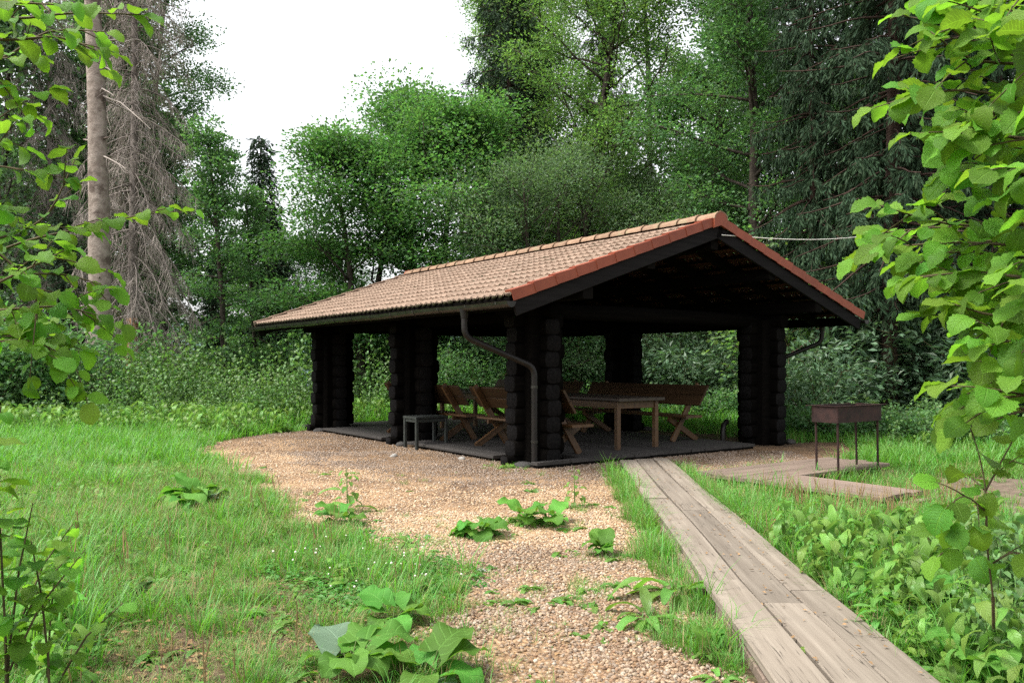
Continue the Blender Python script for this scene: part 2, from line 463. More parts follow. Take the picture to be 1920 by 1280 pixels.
def gravel_mat():
    m, nt, b = new_mat('gravel')
    v = tex_coord(nt)
    vo = N(nt, "ShaderNodeTexVoronoi", Scale=34.0); nt.links.new(v, vo.inputs['Vector'])
    sep = nt.nodes.new("ShaderNodeSeparateColor"); nt.links.new(vo.outputs['Color'], sep.inputs[0])
    pal = ramp(nt, sep.outputs[0], [(0.0, (0.15, 0.09, 0.05)), (0.3, (0.30, 0.19, 0.105)), (0.55, (0.37, 0.245, 0.145)), (0.75, (0.24, 0.18, 0.135)), (1.0, (0.42, 0.32, 0.23))])
    edge = ramp(nt, vo.outputs['Distance'], [(0.25, (1, 1, 1)), (0.62, (0.35, 0.30, 0.26))])
    col = mixc(nt, 1.0, pal, edge, 'MULTIPLY')
    big = noise_tex(nt, v, 0.9, 5, 0.6)
    col = mixc(nt, ramp(nt, big, [(0.42, (0, 0, 0)), (0.62, (1, 1, 1))]), col, mixc(nt, 0.5, col, (0.45, 0.30, 0.17)))
    spots = noise_tex(nt, v, 6.0, 4, 0.7)
    col = mixc(nt, ramp(nt, spots, [(0.60, (0, 0, 0)), (0.70, (1, 1, 1))]), col, (0.13, 0.10, 0.075))
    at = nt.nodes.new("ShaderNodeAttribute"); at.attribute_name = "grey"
    col = mixc(nt, at.outputs['Fac'], col, mixc(nt, 1.0, col, (0.62, 0.60, 0.58), 'MULTIPLY'))  # painted roof shade, darker where the attribute is high
    nt.links.new(col, b.inputs['Base Color'])
    b.inputs['Roughness'].default_value = 0.9
    b.inputs['Specular IOR Level'].default_value = 0.2
    inv = mathn(nt, 'SUBTRACT', 1.0, vo.outputs['Distance'])
    bump(nt, b, inv, 0.9, 0.02)
    return m
M['gravel'] = gravel_mat()

def soil_mat():
    m, nt, b = new_mat('soil')
    v = tex_coord(nt)
    a = noise_tex(nt, v, 1.1, 5, 0.6)
    c = noise_tex(nt, v, 18.0, 5, 0.7)
    brown = ramp(nt, noise_tex(nt, v, 34.0, 6, 0.75), [(0.28, (0.022, 0.015, 0.010)), (0.48, (0.075, 0.050, 0.032)), (0.60, (0.14, 0.098, 0.065)), (0.76, (0.27, 0.205, 0.14))])
    green = ramp(nt, c, [(0.25, (0.03, 0.06, 0.015)), (0.8, (0.08, 0.15, 0.035))])
    col = mixc(nt, ramp(nt, a, [(0.50, (0, 0, 0)), (0.72, (0.8, 0.8, 0.8))]), brown, green)
    nt.links.new(col, b.inputs['Base Color'])
    b.inputs['Roughness'].default_value = 0.95
    b.inputs['Specular IOR Level'].default_value = 0.15
    bump(nt, b, c, 0.8, 0.03)
    return m
M['soil'] = soil_mat()
M['dirt'] = rough_mat('bare_dirt', (0.0744, 0.0561, 0.0408), (0.1550, 0.1188, 0.0884), 9, 0.95, 0.6, 0.02, 0.15, 0, 6)
M['hill'] = rough_mat('far_hill', (0.05, 0.10, 0.09), (0.09, 0.15, 0.13), 0.05, 0.95, 0.0)
def water_mat():
    m, nt, b = new_mat('lake_water')
    b.inputs['Base Color'].default_value = (0.05, 0.08, 0.09, 1)
    b.inputs['Roughness'].default_value = 0.12
    g = noise_tex(nt, mapping(nt, tex_coord(nt), (0.6, 2.0, 1)), 1.0, 3)
    bump(nt, b, g, 0.2, 0.1)
    return m
M['water'] = water_mat()

# ------------------------------------------------------------------ pavilion frame of reference
TH = rad(35.5)
FL = Vector((0.33, 11.95, 0))
UX, UY = -math.sin(TH), math.cos(TH)      # u: along the building, away
VX, VY = math.cos(TH), math.sin(TH)       # v: across the building, to the right
def PW(v, u, z=0.0):
    return Vector((FL.x + v*VX + u*UX, FL.y + v*VY + u*UY, z))
def to_vu(x, y):
    dx, dy = x - FL.x, y - FL.y
    return dx*VX + dy*VY, dx*UX + dy*UY

# ------------------------------------------------------------------ ground, gravel, water, hill
GRAVEL = [(-5.6,15.9),(-5.3,13.6),(-4.2,11.6),(-3.2,10.2),(-2.6,8.6),(-2.1,7.45),(-1.15,6.75),(-.55,5.7),(-.3,4.5),(-.1,3.6),(0.1,1.5),
          (0.85,1.5),(1.05,5.0),(1.3,8.0),(1.52,10.6),(2.15,10.35),(3.3,11.0),(4.7,12.0),(5.7,13.2),(6.0,15.0),(0.3,13.0),(-2.5,18.2),(-4.6,17.6)]
def height(x, y):
    x, y = np.asarray(x, float), np.asarray(y, float)
    h = (fbm(x, y, 0.6, 2) - 0.5) * 0.10
    far = np.clip((y - 15) / 10, 0, 1)
    h = h + (fbm(x, y, 0.16, 5) - 0.45) * 0.55 * far
    h = h * np.clip((np.abs(to_vu(x, y)[0] - 2.4) - 2.9) / 1.5, 0.0, 1) + 0.0
    h = h * np.clip((y - 2) / 2, 0.3, 1)
    drop = np.clip((y - 38) / 14, 0, 1)
    return h - 9.0 * drop * drop * (3 - 2 * drop)

def axis_pts(lo, hi, mid0, mid1, fine, grow=1.22):
    a = list(np.arange(mid0, mid1 + 1e-6, fine))
    s = fine
    while a[-1] < hi: s *= grow; a.append(a[-1] + s)
    s = fine
    while a[0] > lo: s *= grow; a.insert(0, a[0] - s)
    return np.array(a)

def grid_faces(nx, ny):
    i, j = np.meshgrid(np.arange(nx - 1), np.arange(ny - 1), indexing='ij')
    a = (i * ny + j).ravel()
    return np.stack([a, a + ny, a + ny + 1, a + 1], 1)

xs, ys = axis_pts(-700, 700, -10, 10, 0.16), axis_pts(-40, 58, 2, 22, 0.16)
X, Y = np.meshgrid(xs, ys, indexing='ij')
Z = height(X, Y)
Z = Z + (vnoise(X, Y, 9, 4) - .5) * 0.025 * (poly_sd(X, Y, GRAVEL) < 0)
gr = np_mesh('ground', np.stack([X, Y, Z], -1), [grid_faces(len(xs), len(ys))], [M['soil']], True)
tag(obj('ground', gr), 'grassy forest clearing floor with patches of bare brown soil', 'ground', kind='structure')

def gravel_sd(x, y):
    return poly_sd(x, y, GRAVEL) + (fbm(x, y, 1.6, 9) - 0.5) * 0.8
gx, gy = np.arange(-6.6, 6.2, 0.07), np.arange(1.2, 19.2, 0.07)
X, Y = np.meshgrid(gx, gy, indexing='ij')
sd = gravel_sd(X, Y)
Z = height(X, Y) + np.clip(sd * 0.10, -0.06, 0.014) + (fbm(X, Y, 3.0, 3) - .5) * 0.012
vv, uu = to_vu(X, Y)
grey = np.clip((2.7 + (fbm(X, Y, 1.1, 8) - .5) * 1.6 + np.minimum(0, uu*0) - np.maximum(-vv, -uu * 1.3)) / 1.2, 0, 1)  # rises towards the building, where roof shade is painted on the gravel
fc = grid_faces(len(gx), len(gy))
keep = (sd.ravel()[fc] > -0.4).any(1)
gm = np_mesh('gravel_path', np.stack([X, Y, Z], -1), [fc[keep]], [M['gravel']], True, {'grey': grey.ravel()})
tag(obj('gravel_path', gm), 'tan gravel area in front of the open pavilion', 'gravel', kind='structure')

DIRT = [(4.5,7.2),(4.35,8.9),(4.8,10.2),(6.2,10.6),(7.2,9.3),(7.2,7.8),(6.0,6.9)]
dx, dy = np.arange(3.6, 8.2, 0.1), np.arange(6, 11.6, 0.1)
X, Y = np.meshgrid(dx, dy, indexing='ij')
sd = poly_sd(X, Y, DIRT) + (fbm(X, Y, 1.7, 6) - .5) * .7
fc = grid_faces(len(dx), len(dy)); keep = (sd.ravel()[fc] > -0.4).any(1)
Z = height(X, Y) + np.clip(sd * .1, -.06, .02)
tag(obj('dirt_patch', np_mesh('dirt_patch', np.stack([X, Y, Z], -1), [fc[keep]], [M['dirt']], True)),
    'bare brown trodden dirt to the right of the grill', 'dirt', kind='structure')

wm = np_mesh('lake', [(-900, 45, -6.5), (900, 45, -6.5), (900, 1200, -6.5), (-900, 1200, -6.5)], [[(0, 1, 2, 3)]], [M['water']])
tag(obj('lake', wm), 'pale lake glimpsed between the tree trunks', 'lake', kind='structure')
hx = np.linspace(-900, 900, 90); hy = np.linspace(560, 1100, 24)
X, Y = np.meshgrid(hx, hy, indexing='ij')
Z = -7 + np.sin(np.clip((Y - 560) / 540, 0, 1) * math.pi) * (26 + 26 * fbm(X, Y, 0.006, 3))
tag(obj('hill', np_mesh('hill', np.stack([X, Y, Z], -1), [grid_faces(90, 24)], [M['hill']], True)),
    'low wooded hill on the far shore', 'hill', kind='structure')

# ------------------------------------------------------------------ the pavilion
pav = empty('log_pavilion', FL, TH)
tag(pav, 'open log pavilion with black stacked-log pillars and an orange tiled gable roof', 'pavilion')
EL, ER, RV = -1.23, 6.33, 2.55
U0, U1 = -1.2, 8.48
ZE = 2.28
SL = math.atan(0.345)
SLEN = (RV - EL) / math.cos(SL)
ZR = ZE + (RV - EL) * math.tan(SL)

# pillars: crossed short logs, one object per log
def sq(c):
    return math.copysign(abs(c)**.55, c)
def log_mesh(name, L, r, seed):
    rg = random.Random(seed)
    mb = MB()
    n = 16
    V, Fs = [], []
    st = [(-L/2, r*.88), (-L/2+.015, r), (-L/6, r*rg.uniform(.97, 1.03)), (L/6, r*rg.uniform(.97, 1.03)), (L/2-.015, r), (L/2, r*.88)]
    for x, rr in st:
        for j in range(n):
            a = 2*math.pi*j/n
            V.append((x, 1.16*rr*sq(math.cos(a)), 1.02*rr*sq(math.sin(a))))
    for i in range(len(st)-1):
        for j in range(n):
            Fs.append((i*n+j, (i+1)*n+j, (i+1)*n+(j+1) % n, i*n+(j+1) % n))
    mb.add(V, Fs, 0)
    k = (len(st)-1)*n
    mb2 = [tuple(range(n)), tuple(k + n-1-j for j in range(n))]
    mb.f.setdefault(n, []).extend([list(f) for f in mb2]); mb.m.setdefault(n, []).extend([1, 1])
    me = mb.mesh(name, [M['log'], M['log_end']], True)
    try: me.set_sharp_from_angle(angle=rad(50))
    except Exception: pass
    return me
LOGS = [log_mesh('log', .86 + d, .121, i) for i, d in enumerate((-.03, 0, .03, .015))]
def rock_mesh(name, seed, r, mat):
    rg = np.random.default_rng(seed)
    import bmesh
    bm = bmesh.new(); bmesh.ops.create_icosphere(bm, subdivisions=2, radius=1)
    me = bpy.data.meshes.new(name); bm.to_mesh(me); bm.free()
    co = np.zeros(len(me.vertices)*3, np.float32); me.vertices.foreach_get('co', co); co = co.reshape(-1, 3)
    d = rg.normal(size=(7, 3)); d /= np.linalg.norm(d, axis=1)[:, None]
    for k in d: co = np.where(((co@k) > .72)[:, None], co - k*((co@k)-.72)[:, None]*.85, co)
    co = co * (1 + (rg.random((len(co), 1)) - .5)*.08) * np.array(r)
    me.vertices.foreach_set('co', co.astype(np.float32).ravel()); me.materials.append(mat)
    me.polygons.foreach_set('use_smooth', np.full(len(me.polygons), True))
    me.update()
    return me
ROCKD = rock_mesh('footing_stone', 39, (1, .8, .62), rough_mat('dark_stone', (0.02, 0.019, 0.018), (0.06, 0.056, 0.052), 14, .9, .6, .01))
ROCKS = [rock_mesh('rock', 40 + i, (1, .8, .62), M['stone']) for i in range(3)]
k = 0
for v in (0, 5.1):
    for u in (0, 3.6, 7.2):
        c = empty('pillar', (v, u, 0)); c.parent = pav
        for i in range(9):
            for d in (0, 1):
                k += 1
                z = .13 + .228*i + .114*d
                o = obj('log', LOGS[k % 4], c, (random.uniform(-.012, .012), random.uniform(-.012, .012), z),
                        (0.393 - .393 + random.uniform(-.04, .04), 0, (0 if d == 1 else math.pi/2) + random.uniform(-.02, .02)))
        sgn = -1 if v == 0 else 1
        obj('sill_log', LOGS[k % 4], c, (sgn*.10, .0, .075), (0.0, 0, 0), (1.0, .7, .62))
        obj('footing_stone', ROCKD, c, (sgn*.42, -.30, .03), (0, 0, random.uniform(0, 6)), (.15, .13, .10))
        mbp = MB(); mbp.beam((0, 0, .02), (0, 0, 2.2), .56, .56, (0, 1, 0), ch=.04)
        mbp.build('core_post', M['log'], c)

def long_log(p, q, r, name='purlin', nseg=5):
    mb = MB()
    p, q = Vector(p), Vector(q)
    pts = [p.lerp(q, t) + Vector((random.uniform(-.008, .008), random.uniform(-.008, .008), random.uniform(-.008, .008))) for t in np.linspace(0, 1, nseg+1)]
    mb.tube(pts, [r*random.uniform(.95, 1.05) for _ in pts], 12)
    return auto_smooth(mb.build(name, M['log'], pav, True))
for v in (0, 5.1):
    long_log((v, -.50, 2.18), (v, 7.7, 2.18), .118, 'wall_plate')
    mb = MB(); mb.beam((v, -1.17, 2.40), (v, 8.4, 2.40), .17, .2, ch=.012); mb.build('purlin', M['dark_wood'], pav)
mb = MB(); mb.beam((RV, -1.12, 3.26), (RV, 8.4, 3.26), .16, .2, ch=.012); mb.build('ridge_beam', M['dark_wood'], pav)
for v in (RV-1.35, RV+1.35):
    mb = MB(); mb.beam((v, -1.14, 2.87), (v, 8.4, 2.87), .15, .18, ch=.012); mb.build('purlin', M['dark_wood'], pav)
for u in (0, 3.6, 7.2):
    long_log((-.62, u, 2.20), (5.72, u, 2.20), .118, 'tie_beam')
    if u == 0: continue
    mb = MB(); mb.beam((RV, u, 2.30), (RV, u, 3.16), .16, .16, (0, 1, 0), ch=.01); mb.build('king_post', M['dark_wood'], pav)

# slope frames: local (a along eave, b up the slope, n outward)
def slope_pt(side, a, b, n=0.0):
    cs, sn = math.cos(SL), math.sin(SL)
    if side < 0: return Vector((EL + b*cs - n*sn, a, ZE + b*sn + n*cs))
    return Vector((ER - b*cs + n*sn, a, ZE + b*sn + n*cs))
# rafters
ru = np.linspace(U0 + .06, U1 - .06, 13)
for side in (-1, 1):
    nrm = (slope_pt(side, 0, 0, 1) - slope_pt(side, 0, 0, 0))
    for u in ru[1:-1]:
        mb = MB(); mb.beam(slope_pt(side, u, .02, -.125), slope_pt(side, u, SLEN - .03, -.125), .09, .13, nrm)
        mb.build('rafter', M['dark_wood'], pav)
    for u in (U0 + .035, U1 - .035):
        mb = MB(); mb.beam(slope_pt(side, u, -.02, -.155), slope_pt(side, u, SLEN + (.05 if side < 0 else -.052), -.155), .045, .19, nrm)
        mb.build('barge_board', M['barge'], pav)
# battens
NROW, NCOL = 11, 32
EXPO = SLEN / NROW
TW = (U1 - U0) / NCOL
for side in (-1, 1):
    nrm = (slope_pt(side, 0, 0, 1) - slope_pt(side, 0, 0, 0))
    for i in range(NROW):
        mb = MB(); mb.beam(slope_pt(side, U0+.07, i*EXPO+.30, -.036), slope_pt(side, U1-.07, i*EXPO+.30, -.036), .05, .045, nrm, ch=.003)
        mb.build('batten', M['dark_wood'], pav)
# eave fascia below the first course
for side in (-1, 1):
    nrm = (slope_pt(side, 0, 0, 1) - slope_pt(side, 0, 0, 0))
    mb = MB(); mb.beam(slope_pt(side, U0+.07, -.015, -.09), slope_pt(side, U1-.07, -.015, -.09), .03, .16, nrm, ch=.003)
    mb.build('eave_board', M['dark_wood'], pav)

# tiles
def tile_arrays(seed):
    rg = random.Random(seed)
    NS = 8
    xs_ = [-TW/2 + TW*i/NS for i in range(NS+1)]
    V = []
    prof = [.020*math.cos(4*math.pi*x/TW) for x in xs_]
    L = .415
    t0, t1 = .040 + rg.uniform(-.003, .003), .004
    for y, z0, th in ((0, t0, 0), (L, t1, 0)):
        for x, p in zip(xs_, prof): V.append((x*.997, y, z0 + p))
    for y, z0 in ((0, t0 - .026), (L, t1 - .02)):
        for x, p in zip(xs_, prof): V.append((x*.997, y, z0 + p))
    n = NS + 1
    Fs = []
    for i in range(NS):
        Fs.append((i, i+1, n+i+1, n+i))                       # top
        Fs.append((2*n+i, 2*n+i+1, i+1, i))                   # lower front edge
        Fs.append((3*n+i, 3*n+i+1, 2*n+i+1, 2*n+i))           # underside
    return np.array(V), Fs
def add_tile(mb, V, Fs):
    n0 = mb.n
    mb.v.append(np.asarray(V, float)); mb.n += len(V)
    for i, f in enumerate(Fs):
        # top, lower edge (gap shade painted dark in the two hollows), underside
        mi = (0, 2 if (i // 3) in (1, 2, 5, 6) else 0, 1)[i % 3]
        mb.f.setdefault(4, []).append([k + n0 for k in f]); mb.m.setdefault(4, []).append(mi)
TILES = []
for s in range(3):
    V, Fs = tile_arrays(s)
    mb = MB(); add_tile(mb, V, Fs)
    me = mb.mesh('tile', [M['tile'], M['tile_under'], M['moss']], True)  # third slot paints the gap shade on the lower edges
    try: me.set_sharp_from_angle(angle=rad(60))
    except Exception: pass
    TILES.append((me, V, Fs))
def slope_matrix(side, a, b, n=0.0, yaw=0.0, tilt=0.0):
    o = slope_pt(side, a, b, n)
    up = (slope_pt(side, a, 1) - slope_pt(side, a, 0)).normalized()
    nr = (slope_pt(side, a, 0, 1) - slope_pt(side, a, 0, 0)).normalized()
    ax = up.cross(nr).normalized()
    m = Matrix((ax, up, nr)).transposed().to_4x4()
    m.translation = o
    return m @ Matrix.Rotation(yaw, 4, 'Z') @ Matrix.Rotation(tilt, 4, 'X')
rest = MB()
spots = []
for side in (-1, 1):
    for i in range(NROW):
        for j in range(NCOL):
            a = U0 + (j + .5)*TW
            m = slope_matrix(side, a, i*EXPO - .03, .0, random.uniform(-.006, .006), random.uniform(-.006, .006))
            spots.append((side, j, m, i))
front = sorted([s for s in spots if s[0] < 0], key=lambda s: s[1] + s[3]*.01)
for q, (side, j, m, i) in enumerate(front):
    if q < 300:
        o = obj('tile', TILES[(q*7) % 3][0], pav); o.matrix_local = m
    else:
        me, V, Fs = TILES[q % 3]
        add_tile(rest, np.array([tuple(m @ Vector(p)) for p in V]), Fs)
for q, (side, j, m, i) in enumerate([s for s in spots if s[0] > 0]):
    me, V, Fs = TILES[q % 3]
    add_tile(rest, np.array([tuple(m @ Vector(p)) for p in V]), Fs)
o = rest.build('tiles', [M['tile'], M['tile_under'], M['moss']], pav, True); o['kind'] = 'stuff'; auto_smooth(o, 60)  # third slot paints the gap shade on the lower edges
# moss lumps in the tile hollows, also standing in for gap shade
moss_shade_b = MB()
rg = random.Random(3)
for side, j, m, i in spots:
    if side > 0: continue
    for hollow in (-TW/4, TW/4):
        if rg.random() < .97:
            c = m @ Vector((hollow + rg.uniform(-.004, .004), -.014, rg.uniform(.002, .006)))
            r = rg.uniform(.026, .036) * (1.2 if rg.random() < .1 else 1)
            V = [tuple(c + Vector((math.cos(a)*r*rg.uniform(.7, 1.2), math.sin(a)*r*1.1, 0))) for a in np.linspace(0, 5.03, 5)]
            V.append(tuple(c + Vector((0, 0, r*1.15)))); V.append(tuple(c + Vector((0, 0, -r*.6))))
            moss_shade_b.add(V, [(k, (k+1) % 5, 5) for k in range(5)] + [((k+1) % 5, k, 6) for k in range(5)])
for _ in range(60):
    m = slope_matrix(-1, rg.uniform(U0, U1), rg.uniform(.1, SLEN-.1), .045)
    c = m.translation; r = rg.uniform(.008, .02)
    V = [tuple(m @ Vector((math.cos(a)*r*2, math.sin(a)*r*2, -.01))) for a in np.linspace(0, 5.03, 5)] + [tuple(m @ Vector((0, 0, r*.5)))]
    moss_shade_b.add(V, [(k, (k+1) % 5, 5) for k in range(5)])
o = moss_shade_b.build('moss', M['moss'], pav, True); o['kind'] = 'stuff'  # moss lumps that also stand in for gap shade

# ridge tiles: tapering half-round caps, each overlapping the next
def ridge_mesh(L, r0, r1):
    n = 8
    V, Fs = [], []
    for y, r in ((0, r0*1.07), (.035, r0*1.07), (.05, r0), (L, r1)):
        for rr in (r, r - .018):
            for j in range(n+1):
                a = math.pi*j/n
                V.append((rr*math.cos(a)*1.1, y, rr*math.sin(a)*.85))
    w = n+1
    for s in range(3):
        for j in range(n):
            a, b = s*2*w+j, (s+1)*2*w+j
            Fs.append((a, a+1, b+1, b)); Fs.append((a+w, b+w, b+w+1, a+w+1))
    for j in range(n): Fs.append((j, w+j, w+j+1, j+1))
    mb = MB(); mb.add(V, Fs)
    me = mb.mesh('ridge_tile', M['ridge'], True)
    try: me.set_sharp_from_angle(angle=rad(55))
    except Exception: pass
    return me
NR = 25
RL = (U1 - U0 + .06) / NR
RM = ridge_mesh(RL + .05, .130, .104)
for i in range(NR):
    obj('ridge_tile', RM, pav, (RV + random.uniform(-.004, .004), U0 - .05 + i*RL, ZR + .018 + random.uniform(-.003, .003)), (rad(1.4), 0, random.uniform(-.008, .008)))
# verge tiles: L-shaped, stepped, down the gable edges
def verge_mesh(L, sgn):
    mb = MB()
    tk = .016
    y0, y1 = -.035, L - .02
    # face hanging over the gable and a top flange; lower end proud of the next one
    for (x0, x1, z0, z1) in ((-.016, 0, -.060, .068), (0, .13, .052, .068)):
        V = []
        for y, dz, dx in ((y0, .018, -.007), (y1, 0, 0)):
            for x, z in ((x0+dx, z0+dz*.4), (x1+dx, z0+dz*.4), (x1+dx, z1+dz), (x0+dx, z1+dz)):
                V.append((x*sgn, y, z))
        Fs = [(0,1,5,4),(1,2,6,5),(2,3,7,6),(3,0,4,7),(3,2,1,0),(4,5,6,7)]
        if sgn < 0: Fs = [f[::-1] for f in Fs]
        mb.add(V, Fs)
    return mb.mesh('verge_tile', M['verge'])
VM = {s: verge_mesh(EXPO, s) for s in (-1, 1)}
VB = {s: VM[s].copy() for s in VM}
for me in VB.values(): me.materials[0] = M['tile']
for side in (-1, 1):
    for end in (0, 1):
        for i in range(NROW):
            a = (U0 - .004) if end == 0 else (U1 + .004)
            b0 = i*EXPO
            m = slope_matrix(side, a, b0, 0.0)
            ax = m.to_3x3().col[0]
            inward = 1 if end == 0 else -1
            s = 1 if ax.y*inward > 0 else -1
            o = obj('verge_tile', (VM if end == 0 else VB)[s], pav); o.matrix_local = m
# ridge end caps over the gable apex
for end, u in ((0, U0 - .03), (1, U1 + .03)):
    mb = MB()
    prof = [(-.15, -.135), (-.145, .0), (-.08, .10), (0, .13), (.08, .10), (.145, 0), (.15, -.135), (0, -.085)]
    V = [(RV + x, u + d, ZR + .01 + z) for d in (-.02, .02) for x, z in prof]
    n = len(prof)
    mb.add(V, [(i, (i+1) % n, n+(i+1) % n, n+i) for i in range(n)] + [tuple(range(n-1, -1, -1)), tuple(range(n, 2*n))])
    mb.build('ridge_end_cap', M['verge'], pav)

# gutters
def gutter(side):
    v = EL - .075 if side < 0 else ER + .075
    mb = MB()
    n = 9; R0, R1 = .068, .060
    us = list(np.linspace(U0 - .05, U1 + .05, 12))
    V, Fs = [], []
    prof = [(R0*math.cos(a), R0*math.sin(a)) for a in np.linspace(math.pi, 2*math.pi, n)] + [(R1*math.cos(a), R1*math.sin(a)) for a in np.linspace(2*math.pi, math.pi, n)]
    prof = [(-R0-.006, .010)] + prof[:n] + prof[n:] 
    k_ = len(prof)
    for i, u in enumerate(us):
        dz = -.012*math.sin(i*1.9) + .02*(i/11 - .5)
        for x, z in prof: V.append((v + x*(1 if side < 0 else -1), u, ZE - .075 + z + dz*.5))
    for i in range(len(us)-1):
        for j in range(k_):
            f = (i*k_+j, i*k_+(j+1) % k_, (i+1)*k_+(j+1) % k_, (i+1)*k_+j)
            Fs.append(f if side < 0 else f[::-1])
    Fs += [tuple(range(k_)), tuple((len(us)-1)*k_ + j for j in range(k_-1, -1, -1))]
    mb.add(V, Fs)
    g = auto_smooth(mb.build('gutter', M['gutter'], pav, True))
    # end stop
    mb = MB()
    for u in (U0 - .052, U1 + .052):
        pr = [(v + R0*math.cos(a), u, ZE - .075 + R0*math.sin(a)) for a in np.linspace(math.pi, 2*math.pi, 9)]
        pr2 = [(x, u + .004, z) for x, _, z in pr]
        mb.add(pr + pr2, [tuple(range(9)), tuple(range(17, 8, -1))] + [(i, i+9, i+10, i+1) for i in range(8)])
    mb.build('end_stop', M['gutter'], g)
    for u in np.linspace(U0 + .2, U1 - .2, 14):
        mb = MB()
        pts = [(v + (R0+.004)*math.cos(a), u, ZE - .075 + (R0+.004)*math.sin(a)) for a in np.linspace(math.pi*.97, math.pi*2.05, 8)]
        for p, q in zip(pts[:-1], pts[1:]):
            mb.beam(p, q, .028, .006, (Vector((v, u, ZE-.075)) - Vector(p)).normalized(), ch=.001)
        mb.build('gutter_bracket', M['gutter'], g)
gutter(-1); gutter(1)

def downpipe(pts, r=.042, parent=pav):
    # rounded elbows
    P = [Vector(p) for p in pts]; out = [P[0]]
    for a, b, c in zip(P[:-2], P[1:-1], P[2:]):
        l = min((b-a).length, (c-b).length, .24)*.5
        p, q = b + (a-b).normalized()*l, b + (c-b).normalized()*l
        for t in np.linspace(0, 1, 5): out.append(p*(1-t)**2 + b*2*t*(1-t) + q*t*t)
    out.append(P[-1])
    mb = MB(); mb.tube(out, r, 12)
    o = auto_smooth(mb.build('downpipe', M['pipe'], parent, True))
    mb = MB(); mb.tube([P[0] + Vector((0, 0, .03)), P[0] + Vector((0, 0, -.09))], [r*1.55, r*1.12], 12); auto_smooth(mb.build('outlet_funnel', M['pipe'], o, True))
    for z in (.35, 1.1):
        e = P[-1]
        mb = MB(); mb.tube([(e.x, e.y, z), (e.x, e.y, z+.04)], r*1.12, 12); mb.build('pipe_clamp', M['gutter'], o)
    return o
downpipe([(EL-.075, -.17, 2.13), (EL-.075, -.17, 1.80), (-.35, -.45, 1.39), (-.35, -.45, .01)])
downpipe([(ER+.075, -.35, 2.13), (ER+.075, -.35, 1.83), (5.62, .28, 1.42), (5.62, .30, .03)], .040)
downpipe([(ER+.075, 8.0, 2.13), (ER+.075, 8.0, 1.85), (5.62, 7.5, 1.46), (5.62, 7.5, .03)], .040)
# short drain stub beside the right front pillar
mb = MB(); mb.tube([(4.42, .30, .02), (4.42, .30, .25), (4.46, .32, .34), (4.60, .36, .40)], .045, 10)
auto_smooth(mb.build('drain_stub', M['pipe'], pav, True))

# floor boards on joists
fl = empty('floor', (0, 0, 0)); fl.parent = pav
FV0, FV1, FU0, FU1 = -.42, 4.15, -.60, 7.9
nb = 15; bw = (FV1 - FV0)/nb
for i in range(nb):
    cuts = [FU0 + random.uniform(-.02, .02), random.uniform(2.4, 4.6), FU1 + random.uniform(-.03, .03)]
    v = FV0 + (i+.5)*bw
    segs = [(cuts[0], cuts[1]-.003), (cuts[1]+.003, cuts[2])]
    # keep clear of the left pillars
    for a, b in segs:
        if v < .55:
            parts = []; cur = a
            for pu in (0, 3.6, 7.2):
                lo, hi = pu-.46, pu+.46
                if hi < a or lo > b: continue
                if lo > cur: parts.append((cur, lo))
                cur = max(cur, hi)
            if cur < b: parts.append((cur, b))
        else: parts = [(a, b)]
        for p, q in parts:
            if q - p < .12: continue
            L = q - p
            mb = MB(); mb.beam((-L/2, 0, 0), (L/2, 0, 0), bw - .008, .045, ch=.004)
            mb.build('floor_board', M['floor'], fl, loc=(v, (p+q)/2, .0775 + random.uniform(-.003, .003)), rot=(random.uniform(-.004, .004), 0, math.pi/2))
for u in np.linspace(FU0 + .05, FU1 - .1, 9):
    mb = MB(); mb.beam((.5 if abs(u % 3.6) < .5 else FV0+.02, u, .027), (FV1-.02, u, .027), .08, .05); mb.build('joist', M['dark_wood'], fl)

# ------------------------------------------------------------------ furniture in the pavilion
def make_bench(L, name='bench'):
    root = empty(name)
    def B(nm, p, q, w, h, up, mat=M['pine']):
        p, q = Vector(p), Vector(q)
        d = (q-p); ln = d.length; d.normalize()
        upv = Vector(up); s = d.cross(upv).normalized(); u = s.cross(d)
        mb = MB(); mb.beam((-ln/2, 0, 0), (ln/2, 0, 0), w, h)
        o = mb.build(nm, mat, root)
        o.matrix_local = Matrix.Translation((p+q)/2) @ Matrix((d, -s, u)).transposed().to_4x4()
        return o
    # local x: length, +y: towards the table, z up
    lean = Vector((0, -.69, 1.03)).normalized()
    nrm = Vector((0, 1.03, .69)).normalized()
    for s in (-1, 1):
        x = s*(L/2 - .32)
        B('backrest_leg', (x, .33, .0), Vector((x, .33, 0)) + lean*1.17, .05, .10, nrm)
        B('seat_leg', (x - .052*s, .36, .40), (x - .052*s, -.33, .0), .05, .10, (0, -.4, .7))
        B('seat_support', (x - .052*s, -.10, .385), (x - .052*s, .36, .385), .045, .06, (0, 0, 1))
    for k in range(2):
        c = Vector((0, .33, 0)) + lean*(.80 + .205*k) + nrm*.073
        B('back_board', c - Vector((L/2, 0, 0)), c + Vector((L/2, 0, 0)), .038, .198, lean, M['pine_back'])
    for k in range(2):
        y = .03 + .205*k
        B('seat_board', (-L/2, y, .437), (L/2, y, .437), .198, .04, (0, 0, 1))
    return root
FZ = .10
def place(o, v, u, rz, z=FZ):
    o.location = PW(v, u, z); o.rotation_euler = (0, 0, TH + rz)
G = 'pine benches around the pavilion tables'
b1 = make_bench(2.5); place(b1, .46, .88, -math.pi/2)
tag(b1, 'pine bench nearest the front pillar, its back to the gravel', 'bench', G)
b2 = make_bench(2.74); place(b2, .46, 3.86, -math.pi/2)
tag(b2, 'pine bench behind the middle left pillar with its crossed leg showing past it', 'bench', G)
b3 = make_bench(3.0); place(b3, 3.61, 1.62, math.pi/2)
